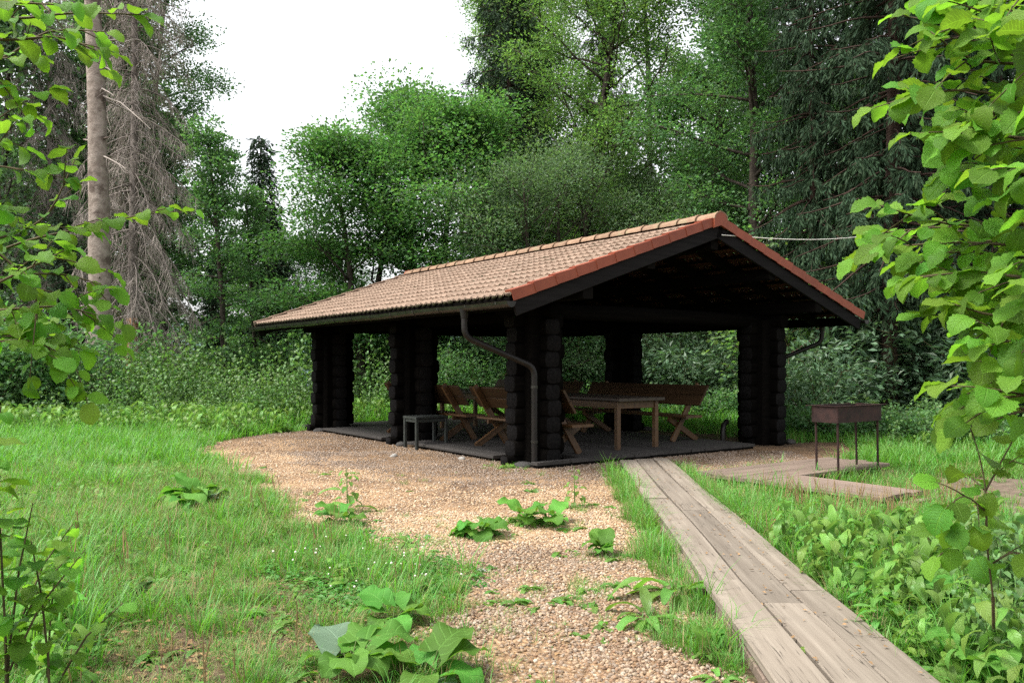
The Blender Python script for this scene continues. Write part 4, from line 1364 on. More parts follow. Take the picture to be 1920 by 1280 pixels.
# ------------------------------------------------------------------ shrubs
def shrub(name, seed, H, R, n_stem, leaf, n_leaf, mat, aspect=.5, flat=.5, clump=.22, flatz=.5):
    rg = np.random.default_rng(seed)
    mb = MB(); C, D = [], []
    for i in range(n_stem):
        az = rg.uniform(0, 6.28); rr = R*math.sqrt(rg.random())
        base = np.array([math.cos(az)*rr*.4, math.sin(az)*rr*.4, -.05])
        d = np.array([math.cos(az)*rr/H*1.0, math.sin(az)*rr/H*1.0, 1])
        L = H*rg.uniform(.55, 1.05)
        st = wander(base, d, L, 6, rg, .10, -.03)
        mb.tube(st, [.018*(1-.8*k/6)+.003 for k in range(7)], 4, False)
        for j in range(7):
            q, bd = along(st, .15+.85*(j+rg.random())/7)
            a2 = rg.uniform(0, 6.28)
            sb = wander(q, bd*.4 + np.array([math.cos(a2), math.sin(a2), .1]), L*.22*rg.uniform(.6, 1.2), 3, rg, .15, -.08)
            mb.tube(sb, [.007, .005, .004, .002], 3, False)
            for k in (.5, 1.):
                c, cd = along(sb, k); C.append(c); D.append(cd)
        C.append(st[-1]); D.append(unit(st[-1]-st[-2]))
    C, D = np.array(C), np.array(D)
    idx = rg.integers(0, len(C), n_leaf)
    off = rg.normal(size=(n_leaf, 3))*clump*np.array([1, 1, flatz])
    P = C[idx]+off
    P[:, 2] = np.maximum(P[:, 2], .04)
    Dv = D[idx]*.5 + off/(np.linalg.norm(off, axis=1, keepdims=True)+1e-6)*.8 + rg.normal(size=(n_leaf, 3))*.35 + np.array([0, 0, -.25])
    V, Fc, rnd = cards(P, Dv, leaf, aspect, rg, flat)
    return mb.mesh(name+'_stems', M['twig']), np_mesh(name+'_foliage', V, [Fc], [M[mat]], False, {'rnd': rnd})
S = {}
S['elder1'] = shrub('elder', 51, 2.9, 1.7, 15, .19, 5200, 'elder', .42, .6, .26, .45)
S['elder2'] = shrub('elder', 52, 2.3, 1.4, 12, .17, 4200, 'elder', .42, .6, .24, .45)
S['bush1'] = shrub('bush', 53, 2.6, 1.5, 14, .12, 6500, 'alder', .6, .5, .28, .5)
S['bush2'] = shrub('bush', 54, 2.0, 1.3, 12, .11, 5000, 'bright', .6, .5, .26, .5)
S['bush3'] = shrub('bush', 56, 4.6, 1.4, 15, .135, 5200, 'ash', .75, .55, .30, .5)
S['low'] = shrub('low_bush', 55, 1.0, .9, 12, .12, 2600, 'alder', .55, .55, .18, .5)
def bush(name, kind, px, depth, label, cat='shrub', s=1., rz=0., group=None):
    x = (px-CX)/F*depth
    r = empty(name, (x, depth, float(height(x, depth))), rz); r.scale = (s, s, s)
    tag(r, label, cat, group)
    obj('stems', S[kind][0], r); obj('foliage', S[kind][1], r)
bush('elder_bush', 'elder1', 1310, 24.5, 'grey-green elder bush seen through the pavilion above the long bench', rz=.2)
bush('elder_bush', 'elder2', 1225, 26, 'elder bush seen just right of the inner pillar', rz=1.2, s=1.1)
bush('elder_bush', 'elder1', 1400, 25, 'elder bush hidden partly by the right front pillar', rz=2.2)
bush('elder_bush', 'elder1', 1500, 21.5, 'elder bush below the right downpipe', rz=3.0, s=.95)
bush('elder_bush', 'elder1', 1610, 19.5, 'tall elder bush right of the eave, behind the grill', rz=4.2, s=1.08)
bush('elder_bush', 'elder2', 1530, 17.6, 'elder bush filling the space between pillar and grill', rz=.9, s=.85)
bush('elder_bush', 'elder1', 1720, 20.5, 'elder bush in the shade right of the grill', rz=5.2, s=1.0)
bush('elder_bush', 'elder2', 1800, 18.5, 'elder bush in deep shade under the hazel leaves', rz=1.5, s=1.15)
bush('elder_bush', 'elder1', 1905, 17.5, 'elder bush at the right edge behind the hazel', rz=2.6)
bush('leafy_bush', 'bush1', 1085, 25.5, 'leafy bush seen between the front pillar and the inner pillar', rz=.3, s=1.1)
bush('leafy_bush', 'bush1', 930, 27, 'leafy bush behind the left benches, near the front pillar', rz=1.6, s=1.15)
bush('leafy_bush', 'bush1', 860, 24.5, 'leafy bush just right of the middle pillar', rz=2.6, s=.9)
bush('leafy_bush', 'bush1', 700, 29, 'leafy bush between the two left pillars, against the maples', rz=3.7, s=1.25)
bush('leafy_bush', 'bush1', 778, 30, 'leafy bush hidden behind the middle pillar', rz=4.7, s=1.2)
bush('leafy_bush', 'bush2', 305, 25, 'bright green bush by the orange stripped trunk', rz=.4, s=1.0)
bush('leafy_bush', 'bush2', 365, 26.5, 'bright green bush right of the orange stripped trunk, lower than its neighbour', rz=1.4, s=.75)
bush('leafy_bush', 'bush2', 150, 23.5, 'bright green bush covering the foot of the thick pale trunk', rz=2.4, s=1.2)
bush('leafy_bush', 'bush1', 60, 21, 'dense green bush under the left hazel branches', rz=3.4, s=1.25)
bush('leafy_bush', 'bush1', -40, 19, 'dense green bush at the left edge of the meadow', rz=.4, s=1.2)
bush('leafy_bush', 'bush1', 480, 31, 'dark bush below the narrow pointed spruce', rz=5.4, s=.95)
bush('leafy_bush', 'bush1', 420, 29, 'dark bush at the root of the slim alder', rz=1.0, s=.8)
bush('leafy_bush', 'bush3', 1480, 20.8, 'bright big-leaved hazel rising behind the right slope of the roof', rz=2.0)
bush('leafy_bush', 'bush3', 1610, 21.5, 'bright big-leaved hazel right of the roof corner, below the rope', rz=4.0, s=1.05)
bush('low_bush', 'low', 1490, 16.2, 'low leafy plant clump at the foot of the right front pillar', s=.75, rz=.3)
bush('low_bush', 'low', 1585, 15.5, 'low leafy clump seen under the grill', s=.7, rz=1.3)
bush('low_bush', 'low', 1700, 15.0, 'low leafy clump right of the grill legs', s=.75, rz=2.3)
bush('low_bush', 'low', 1810, 14.2, 'low leafy clump at the shaded forest edge on the right', s=.8, rz=3.3)
bush('low_bush', 'low', 1260, 21.5, 'low leafy clump behind the platform, between table and pillar', s=.9, rz=4.3)
bush('low_bush', 'low', 1345, 20.5, 'low leafy clump behind the long bench leg', s=.9, rz=5.3)

# ------------------------------------------------------------------ single leaves
def leaf_mesh(name, L, W, mat, outline='ovate', n=8, fold=.15, droop=.25, wave=0., petiole=0., rise=0., serr=0., cross=5, seed=0, stalk=True, curl=0.0):
    """leaf along +Y from the origin; petiole first"""
    rg = random.Random(seed)
    fns = {
        'ovate': lambda t: math.sin(math.pi*t**.78)**.85,
        'round': lambda t: (max(0, 1-(2*t-.92)**2/.9))**.5 if t < .9 else .62*(1-t)/.1*.9,
        'heart': lambda t: max(0, math.sin(math.pi*(t*.80+.20)))**.75,
        'dock': lambda t: (math.sin(math.pi*min(1, t*.92+.05)))**.65*(1-.25*t),
        'lance': lambda t: math.sin(math.pi*t**.7)**1.1,
        'lobed': lambda t: math.sin(math.pi*t**.75)**.7*(1 if int(t*12) % 2 else .62),
    }
    fn = fns[outline]
    V, uv, Fs = [], [], []
    y, z = petiole*math.cos(rise), petiole*math.sin(rise)
    ang = rise*.45
    row = {5: [-1, -.5, 0, .5, 1], 7: [-1, -.72, -.36, 0, .36, .72, 1], 3: [-1, 0, 1]}[cross]
    ph = rg.uniform(0, 6)
    for i in range(n+1):
        t = i/n
        w = W/2*max(.0, fn(min(max(t, .015), .995)))
        if outline == 'heart' and 0 < i < n: w *= 1 + .06*math.sin(ph + t*23)
        if serr and 0 < i < n: w *= 1 + serr*(1 if i % 2 else -1)
        back = (W*.30 if outline == 'heart' else W*.07)*max(0, 1-t*4)
        for s in row:
            e = abs(s)
            zz = fold*w*e**1.6 + wave*W*(e**1.5)*math.sin(ph + t*11 + s*1.7) - curl*W*e*e
            yy = -back*e
            V.append((s*w, y + yy*math.cos(ang), z + zz + yy*math.sin(ang)))
            uv.append((s, t))
        st_ = L/n
        ang -= droop/n*2
        y += st_*math.cos(ang); z += st_*math.sin(ang)
    k = len(row)
    for i in range(n):
        for j in range(k-1):
            Fs.append((i*k+j, i*k+j+1, (i+1)*k+j+1, (i+1)*k+j))
    mb = MB(); mb.add(V, Fs, 0)
    nl = len(V)
    if petiole > 0 and stalk:
        r = max(.0012, W*.017)
        mb.tube([(0, 0, 0), (0, petiole*.5*math.cos(rise), petiole*.5*math.sin(rise) + petiole*.03), (0, petiole*math.cos(rise), petiole*math.sin(rise))], [r*1.3, r, r*.9], 4, False, 1)
        uv += [(0, 0)]*12
    Vn = np.concatenate(mb.v)
    ks = list(mb.f)
    return np_mesh(name, Vn, [np.array(mb.f[q]) for q in ks], [M[mat], M['stalk']], True, None, np.concatenate([np.array(mb.m[q]) for q in ks]), np.array(uv))

HZ = [leaf_mesh('hazel_leaf', 1.0, (.92, .84, .97, .78, .9, .86)[i], 'hazel', 'round', 13, .12 + .12*(i % 3), .15 + .22*(i % 4), .03 + .015*(i % 3), .14, .15, .075, 3, i) for i in range(6)]
BD = [leaf_mesh('burdock_leaf', .34, .30, 'burdock', 'heart', 11, .16, .40 + .2*i, .10, .24, 1.0 - .12*i, 0, 7, 10+i) for i in range(3)]
BG = [leaf_mesh('burdock_leaf_grey', .34, .31, 'burdock_grey', 'heart', 12, .10, .30, .055, .16, .75, .03, 7, 20)]
DK = [leaf_mesh('dock_leaf', .30, .095, 'dock', 'dock', 8, .25, .55 + .25*i, .07, .06, 1.1 - .15*i, 0, 5, 30+i) for i in range(3)]
WD = [leaf_mesh('weed_leaf', .13, .085, 'weed', 'ovate', 6, .2, .5 + .2*i, .05, .05, .8, .08, 3, 40+i) for i in range(3)]
TH_ = [leaf_mesh('thistle_leaf', .24, .10, 'weed', 'lobed', 10, .3, .6 + .25*i, .08, .02, 1.0, 0, 3, 50+i) for i in range(2)]

def orient(p, d, up, s=1., roll=0.):
    d = Vector(d).normalized(); up = Vector(up)
    x = d.cross(up)
    if x.length < 1e-4: x = Vector((1, 0, 0))
    x.normalize(); n = x.cross(d)
    m = Matrix((x, d, n)).transposed().to_4x4(); m.translation = p
    return m @ Matrix.Rotation(roll, 4, 'Y') @ Matrix.Scale(s, 4)

# ------------------------------------------------------------------ hazel branches in the foreground
def hazel(name, label, base, stems, twigs, leaf_s, seed, step=.055, side_len=(.18, .42), keep=300, stem_r=.018):
    """stems: world polylines; twigs: lists of (px,py,depth) read off the photograph, turned into world points"""
    rg = random.Random(seed)
    root = empty(name, base)
    tag(root, label, 'bush')
    inv = Matrix.Translation(-Vector(base))
    def rel(p): return Vector(p) - Vector(base)
    for stp in stems:
        mb = MB(); n = len(stp); mb.tube([rel(p) for p in stp], [stem_r*(1-.6*i/(n-1))+.003 for i in range(n)], 7); mb.build('stem', M['twig'], root, True)
    leaves = []
    def put(p, d, up, sc):
        leaves.append((orient(rel(p), d, up, sc*leaf_s, rg.uniform(-.3, .3)), rg.randrange(len(HZ))))
    def run(pts, r0, r1, spacing, sc0=1.0, first=.0):
        mb = MB(); n = len(pts)
        mb.tube([rel(p) for p in pts], [r0 + (r1-r0)*i/(n-1) for i in range(n)], 5)
        mb.build('branch', M['twig'], root, True)
        tot = sum((b-a).length for a, b in zip(pts[:-1], pts[1:]))
        s, side = spacing*rg.random() + first*tot, 1
        while s < tot:
            acc = 0
            for a, b in zip(pts[:-1], pts[1:]):
                l = (b-a).length
                if acc + l >= s: break
                acc += l
            d = (b-a).normalized(); p = a + d*(s-acc)
            sv = d.cross(Vector((0, 0, 1)))
            if sv.length < .1: sv = Vector((1, 0, 0))
            sv.normalize()
            dd = d*rg.uniform(.15, .9) + sv*side*rg.uniform(.5, 1.1) + Vector((0, 0, rg.uniform(-.6, .2)))
            up = Vector((rg.uniform(-.5, .5), rg.uniform(-1.0, .3), 1))
            put(p, dd, up, sc0*rg.uniform(.45, 1.2))
            side = -side; s += spacing*rg.uniform(.6, 1.4)
        put(pts[-1], (pts[-1]-pts[-2]).normalized() + Vector((0, 0, -.3)), Vector((rg.uniform(-.4, .4), rg.uniform(-.8, .3), 1)), sc0*rg.uniform(.8, 1.1))
    for tw in twigs:
        pts = [PX(*q) for q in tw]
        # smooth by subdivision
        fine = []
        for i in range(len(pts)-1):
            p0, p1, p2, p3 = pts[max(i-1, 0)], pts[i], pts[i+1], pts[min(i+2, len(pts)-1)]
            for t in np.linspace(0, 1, 5)[:-1]:
                fine.append(.5*((2*p1) + (-p0+p2)*t + (2*p0-5*p1+4*p2-p3)*t*t + (-p0+3*p1-3*p2+p3)*t**3))
        fine.append(pts[-1])
        run(fine, min(.0065, stem_r*.6), .0018, step)
        n = len(fine)
        for k in range(2, n-1, 2):
            if rg.random() < .8:
                d = (fine[k+1]-fine[k-1]).normalized()
                sv = d.cross(Vector((0, 0, 1))).normalized()*rg.choice((-1, 1))
                d2 = (d*.7 + sv*rg.uniform(.2, .8) + Vector((0, rg.uniform(-.3, .3), rg.uniform(-.7, .7)))).normalized()
                L = rg.uniform(*side_len)
                sp = [fine[k] + d2*L*t + Vector((0, 0, -.12*L*t*t)) for t in (0, .33, .66, 1)]
                run(sp, .0028, .0012, step*1.1, .9, .25)
    cp = cam.location
    leaves.sort(key=lambda l: -l[0].to_scale().x/max(.3, (l[0].translation + Vector(base) - cp).length))
    # those inside the frame first
    def inframe(l):
        p = l[0].translation + Vector(base); 
        if p.y < .1: return False
        x, y = CX + p.x/p.y*F, HY - (p.z-CAMZ)/p.y*F
        return -60 < x < 1980 and -60 < y < 1340
    a, b = [l for l in leaves if inframe(l)], [l for l in leaves if not inframe(l)]
    seq = a + b
    for m, k in seq[:keep]:
        o = obj('leaf', HZ[k], root); o.matrix_local = m
    if len(seq) > keep:
        V, Fq, U, MI, n = [], {3: [], 4: []}, [], {3: [], 4: []}, 0
        for m, k in seq[keep:]:
            me = HZ[k]
            co = np.zeros(len(me.vertices)*3, np.float32); me.vertices.foreach_get('co', co); co = co.reshape(-1, 3)
            mm = np.array(m)
            V.append(co @ mm[:3, :3].T + mm[:3, 3])
            for pl in me.polygons:
                Fq[len(pl.vertices)].append([i+n for i in pl.vertices]); MI[len(pl.vertices)].append(pl.material_index)
            uvv = np.zeros((len(co), 2), np.float32)
            for lp, uvd in zip(me.loops, me.uv_layers[0].data): uvv[lp.vertex_index] = uvd.uv
            U.append(uvv); n += len(co)
        ks = [k for k in (3, 4) if Fq[k]]
        rr = np.repeat(np.random.default_rng(seed).random(len(seq)-keep), [len(v) for v in V])
        me = np_mesh('leaves', np.concatenate(V), [np.array(Fq[k]) for k in ks], [M['hazel'], M['stalk']], True, {'rnd': rr}, np.concatenate([np.array(MI[k]) for k in ks]), np.concatenate(U))
        o = obj('leaves', me, root); o['kind'] = 'stuff'
    print('hazel', name, len(a), len(b))
    return root

def leaf_data(*a):
    L, W, outl, n, fold, droop, wave, pet, rise, cross, seed = a
    me = leaf_mesh('tmp_leaf', L, W, 'weed', outl, n, fold, droop, wave, pet, rise, 0, cross, seed, False)
    co = np.zeros(len(me.vertices)*3, np.float32); me.vertices.foreach_get('co', co)
    fs = [list(p.vertices) for p in me.polygons]
    uvv = np.zeros((len(me.vertices), 2), np.float32)
    for lp, uvd in zip(me.loops, me.uv_layers[0].data): uvv[lp.vertex_index] = uvd.uv
    bpy.data.meshes.remove(me)
    return co.reshape(-1, 3), fs, uvv
D_ = 2.15
right_twigs = [
    [(2080, 10, 2.2), (1950, 20, 2.2), (1860, 30, 2.15), (1765, 60, 2.1)],
    [(2080, -40, 2.0), (1960, -20, 2.0), (1900, -10, 2.0)],
    [(2080, 120, 2.1), (1930, 120, 2.1), (1820, 110, 2.1), (1745, 60, 2.1)],
    [(2080, 200, 2.2), (1930, 190, 2.15), (1820, 170, 2.1), (1730, 175, 2.1)],
    [(2080, 260, 2.0), (1930, 260, 2.0), (1850, 250, 2.05), (1790, 250, 2.0)],
    [(2080, 300, 1.9), (1990, 300, 1.9), (1930, 330, 1.9)],
    [(2080, 350, 2.2), (1930, 330, 2.2), (1850, 310, 2.2), (1785, 330, 2.2)],
    [(2080, 430, 2.3), (1920, 420, 2.35), (1780, 420, 2.4), (1650, 385, 2.4)],
    [(2080, 470, 2.2), (1920, 460, 2.2), (1780, 455, 2.3), (1655, 465, 2.35)],
    [(2080, 480, 1.9), (1990, 490, 1.9), (1920, 480, 1.9)],
    [(2080, 540, 2.1), (1920, 520, 2.1), (1820, 510, 2.2), (1730, 520, 2.2)],
    [(2080, 600, 2.0), (1930, 580, 2.1), (1860, 590, 2.1), (1790, 570, 2.1)],
    [(2080, 620, 1.9), (1980, 620, 1.9), (1930, 640, 1.9)],
    [(2080, 650, 2.0), (1960, 640, 2.0), (1890, 640, 2.0), (1825, 640, 2.05)],
    [(2080, 740, 1.9), (1970, 720, 1.9), (1920, 740, 1.9), (1870, 745, 1.9)],
    [(2080, 700, 2.3), (1990, 690, 2.3), (1900, 700, 2.35), (1800, 745, 2.4)],
    [(2080, 90, 1.9), (1990, 80, 1.9), (1930, 60, 1.9)],
    [(2080, 560, 2.3), (1950, 560, 2.3), (1850, 540, 2.3), (1760, 500, 2.3)],
    [(2080, 520, 1.85), (1990, 540, 1.85), (1930, 560, 1.85)],
    [(2080, 640, 2.4), (1960, 660, 2.4), (1860, 670, 2.4)],
    [(2080, 170, 1.9), (1990, 180, 1.9), (1940, 200, 1.9)],
    [(2080, 400, 1.9), (1990, 390, 1.9), (1930, 400, 1.9)],
]
_jr = random.Random(8)
right_twigs += [[(x, y + _dy + _jr.uniform(-12, 12), d + _dd) for x, y, d in t] for t in right_twigs for _dy, _dd in ((_jr.choice((-1, 1))*_jr.uniform(22, 42), .28),)]
hazel('hazel_bush', 'big hazel bush with large bright green leaves filling the upper right of the picture', (1.75, 1.75, 0),
      [[Vector((1.75, 1.75, 0)), Vector((1.74, 1.8, .7)), Vector((1.66, 1.95, 1.3)), PX(2080, 400, 2.1), PX(2060, 20, 2.15), PX(2050, -250, 2.2)],
       [Vector((1.8, 1.8, 0)), Vector((1.85, 1.85, .8)), PX(2080, 600, 2.0), PX(2080, 240, 2.0)]],
      right_twigs, .077, 3, .034, (.08, .19))
sap = [[(1862, 1120, 2.6), (1850, 1010, 2.6), (1848, 920, 2.6), (1835, 850, 2.6), (1815, 790, 2.6)],
       [(1848, 920, 2.6), (1880, 860, 2.6), (1905, 815, 2.6)],
       [(1852, 1030, 2.6), (1800, 1015, 2.55), (1762, 1040, 2.5)],
       [(1855, 1060, 2.6), (1900, 1035, 2.55), (1940, 1050, 2.5)],
       [(1850, 960, 2.6), (1810, 930, 2.55), (1775, 950, 2.5)]]
hazel('hazel_sapling', 'thin hazel sapling with dark leaves below the big bush on the right', GP(1864, 1210), [[GP(1864, 1210), PX(1862, 1120, 2.6)]], sap, .085, 9, .085, (.06, .12), keep=80, stem_r=.0055)
left_twigs = [
    [(-120, 20, 2.7), (20, 35, 2.7), (140, 25, 2.7), (265, 28, 2.7)],
    [(-120, 70, 2.6), (20, 75, 2.6), (110, 70, 2.6), (180, 95, 2.6)],
    [(-120, 0, 2.5), (20, 5, 2.5), (120, 10, 2.5)],
    [(-120, 150, 2.6), (-40, 130, 2.6), (5, 150, 2.6)],
    [(-120, 260, 2.6), (-40, 230, 2.6), (15, 225, 2.6)],
    [(-120, 330, 2.6), (-30, 310, 2.6), (45, 320, 2.6)],
    [(-120, 520, 2.9), (40, 455, 2.9), (170, 425, 2.9), (315, 390, 2.9)],
    [(-120, 480, 2.8), (20, 440, 2.8), (90, 400, 2.8), (140, 300, 2.8)],
    [(-120, 560, 2.8), (20, 520, 2.8), (120, 515, 2.8), (205, 540, 2.8)],
    [(-120, 590, 2.7), (20, 580, 2.7), (110, 575, 2.7), (180, 590, 2.7)],
    [(-120, 610, 2.5), (-20, 540, 2.5), (60, 500, 2.5), (120, 470, 2.5)],
    [(-120, 560, 3.1), (10, 600, 3.1), (80, 610, 3.1), (150, 560, 3.1)],
    [(-120, 410, 2.8), (-30, 400, 2.8), (30, 410, 2.8)],
    [(-120, 640, 2.7), (20, 630, 2.7), (90, 630, 2.7), (150, 655, 2.7)],
    [(-120, 660, 2.6), (0, 640, 2.6), (60, 640, 2.6), (110, 660, 2.6)],
    [(-120, 110, 2.9), (0, 110, 2.9), (90, 60, 2.9), (200, 60, 2.9)],
    [(-120, 420, 2.6), (-10, 470, 2.6), (60, 540, 2.6), (70, 600, 2.6)],
]
hazel('hazel_bush', 'hazel bush reaching in from the left edge with separate leafy boughs', (-2.2, 2.5, 0),
      [[Vector((-2.2, 2.5, 0)), Vector((-2.15, 2.55, .8)), PX(-120, 560, 2.75), PX(-130, 250, 2.7), PX(-130, -100, 2.7)]],
      left_twigs, .072, 5, .042, (.08, .22))

# ------------------------------------------------------------------ single plants
PLANTED = []
def plant(name, label, px, py, kinds, n, s, seed, cat='plant', group=None, stem=0.0, loc=None, spread=(.0, .5), srange=(.6, 1.1)):
    rg = random.Random(seed)
    p = loc or GP(px, py)
    p = Vector((p.x, p.y, float(height(p.x, p.y)) + .005))
    if py < 1125 and px < 1200: PLANTED.append((p.x, p.y))
    r = empty(name, p, rg.uniform(0, 6.28))
    tag(r, label, cat, group)
    for i in range(n):
        az = i*2.399 + rg.uniform(-.4, .4)
        k = rg.choice(kinds)
        sc = s*rg.uniform(*srange)
        z = stem*(i/n) if stem else 0
        o = obj('leaf', k, r)
        t = rg.uniform(*spread)
        if stem: sc *= 1.1 - .7*i/n
        o.matrix_local = Matrix.Translation((0, 0, z)) @ Matrix.Rotation(az, 4, 'Z') @ Matrix.Translation((0, .01+.02*s, 0)) @ Matrix.Rotation(-t, 4, 'X') @ Matrix.Rotation(rg.uniform(-.3, .3), 4, 'Y') @ Matrix.Scale(sc, 4)
    if stem:
        mb = MB(); mb.tube([(0, 0, 0), (.005, .004, stem*.5), (.012, .0, stem*1.05)], [.008*s, .006*s, .003*s], 5); mb.build('stem', M['stalk'], r)
    return r
# big burdocks in the foreground
def burdock(label, px, py, spec, seed):
    """spec: (azimuth, scale, tilt, grey?) per leaf"""
    p = GP(px, py); rg = random.Random(seed)
    r = empty('burdock', p); tag(r, label, 'plant', 'big-leaved burdocks in the foreground')
    for az, sc, tl, gy in spec:
        o = obj('leaf', (BG if gy else BD)[rg.randrange(1 if gy else len(BD))], r)
        o.matrix_local = Matrix.Rotation(rad(az), 4, 'Z') @ Matrix.Rotation(rad(tl), 4, 'X') @ Matrix.Rotation(rg.uniform(-.2, .2), 4, 'Y') @ Matrix.Scale(sc*.88, 4)
        if gy: o['label'] = 'dull grey-green leaf seen from above'
    return r
burdock('large burdock whose broad grey-green leaf is the biggest in the foreground', 655, 1262,
        [(35, .92, 6, 1), (-20, .72, 0, 0), (-62, .85, 4, 0), (-100, .75, -4, 0), (160, .6, -8, 0), (200, .7, -6, 0), (-140, .72, 0, 0), (95, .55, -10, 0), (10, .5, 10, 0)], 1)
burdock('burdock with upright wavy bright leaves behind the biggest one', 735, 1175,
        [(48, .66, 8, 0), (5, .62, 14, 0), (-40, .60, 6, 0), (-95, .55, 0, 0), (100, .5, 2, 0), (150, .45, 0, 0), (-150, .5, -6, 0)], 2)
burdock('burdock at the bottom edge with leaves hanging over the gravel', 800, 1290,
        [(-35, .8, 8, 0), (-70, .72, 0, 0), (-110, .7, -4, 0), (30, .62, 12, 0), (80, .6, 4, 0), (170, .6, -4, 0), (0, .55, 10, 0), (-145, .55, 0, 1)], 3)
# plants standing in the gravel
plant('burdock', 'burdock clump with a tall leafy shoot, alone on the gravel at left', 640, 990, BD + DK + WD[:1], 34, .56, 11, group=None, spread=(-.35, .6))
plant('leafy_shoot', 'upright leafy shoot growing out of the left gravel burdock', 652, 965, WD + DK[:1], 22, 1.1, 12, stem=.42)
plant('burdock', 'burdock rosette in the gravel left of the two joined clumps', 897, 1005, BD + DK[:2], 30, .54, 13, spread=(-.35, .6))
plant('dock_plant', 'dock clump in the gravel, between the rosette and the tall shoot', 985, 985, DK + BD[:1], 34, .62, 14, spread=(-.4, .4))
plant('dock_plant', 'dock clump just left of the tall shoot near the boardwalk', 1030, 985, DK + BD[:1], 30, .62, 15, spread=(-.4, .4))
plant('leafy_shoot', 'tall thin leafy shoot in the gravel near the boardwalk', 1078, 955, WD, 20, .95, 16, stem=.40)
plant('burdock', 'small flat burdock low on the gravel beside the boardwalk grass', 1130, 1040, BD + DK[:1], 16, .42, 17, spread=(-.9, -.3))
plant('burdock', 'burdock clump in the grass at the left, beside the gravel edge', 365, 955, BD + BG, 40, .78, 18, spread=(-.5, .5))
plant('dock_plant', 'seedling rosette on the bare gravel in mid picture', 770, 1025, WD, 9, .8, 19, spread=(-.8, -.1))
plant('dock_plant', 'small tuft of leaves on the gravel right of centre', 1105, 1112, WD, 10, .5, 20, spread=(-.4, .3))
plant('dock_plant', 'small weed in the gravel close to the bottom edge', 1010, 1275, DK[:1] + WD, 7, .5, 21)
plant('dock_plant', 'flat weed on the gravel by the lower boardwalk edge', 1330, 1235, BD[:1] + DK, 9, .36, 22, spread=(-.7, 0))
plant('fern_weed', 'little fern-like weed at the foot of the front pillar', 952, 878, TH_, 12, .7, 23, spread=(-.5, .2))
plant('dock_plant', 'long-leaved dock leaning over the left edge of the boardwalk', 1268, 1125, DK, 13, 1.3, 24, spread=(-.3, .5))
plant('dock_plant', 'dock with spread leaves below the leaning one, against the boardwalk side', 1215, 1165, DK, 14, .9, 25, spread=(-.6, .35))
plant('dock_plant', 'single-stemmed dock pushing up beside the boardwalk edge', 1335, 1190, DK, 5, .8, 26, spread=(0, .5))
plant('dock_plant', 'dock at the bottom edge beside the boardwalk side', 1352, 1285, DK, 8, .42, 27, spread=(-.5, .2))
plant('seedling', 'tiny seedling growing in the gap between boardwalk planks', 0, 0, WD, 5, .5, 28, loc=Vector((seam(3.95), 3.95, .1))).location.z = .10
# right of the boardwalk
RP = [(1610, 1110, 'dock_plant', DK, 12, .8, 'dock leaning out over the right boardwalk plank'),
      (1640, 1060, 'thistle', TH_, 18, 1.0, 'spiny-leaved thistle in the weeds, midway along the right side'),
      (1720, 1235, 'dock_plant', DK, 13, .85, 'dock with arching leaves near the bottom right corner'),
      (1800, 1290, 'dock_plant', DK, 16, .9, 'dock at the bottom edge, right of the boardwalk end'),
      (1790, 1250, 'thistle', TH_, 20, 1.1, 'big thistle at the bottom right among dark stems'),
      (1725, 1140, 'burdock', BD, 11, .8, 'burdock among the weeds below the deck, with pale broad leaves'),
      (1655, 1000, 'burdock', BD + BG, 10, .40, 'burdock clump before the end of the lower deck arm'),
      (1475, 1010, 'dock_plant', DK, 13, .55, 'dock in the grass between boardwalk and deck'),
      (1530, 1000, 'thistle', TH_, 16, .5, 'thistle in the weeds in front of the lower deck arm'),
      (1585, 1025, 'dock_plant', DK, 14, .6, 'dock with upright leaves in the middle of the right-hand weeds'),
      (1590, 1060, 'thistle', TH_, 16, .7, 'thistle close to the boardwalk, above the leaning dock'),
      (1750, 1030, 'burdock', BD + BG, 12, .75, 'burdock left of the thin hazel sapling'),
      (1790, 965, 'burdock', BD + DK, 12, .6, 'burdock on the edge of the bare dirt'),
      (1450, 950, 'dock_plant', DK, 10, .6, 'small dock where the grass meets the deck corner'),
      (1880, 1180, 'dock_plant', DK + BD, 14, 1.0, 'dock in the shade at the right edge'),
      (1860, 1290, 'burdock', BD, 10, .9, 'burdock in the bottom right corner'),
      (1690, 1190, 'dock_plant', DK, 13, .9, 'dock in the thick of the weeds right of the lower planks')]
for i, (px, py, nm, kinds, n, s, lab) in enumerate(RP):
    plant(nm, lab, px, py, kinds, n, s, 60+i, spread=(-.6, .45))
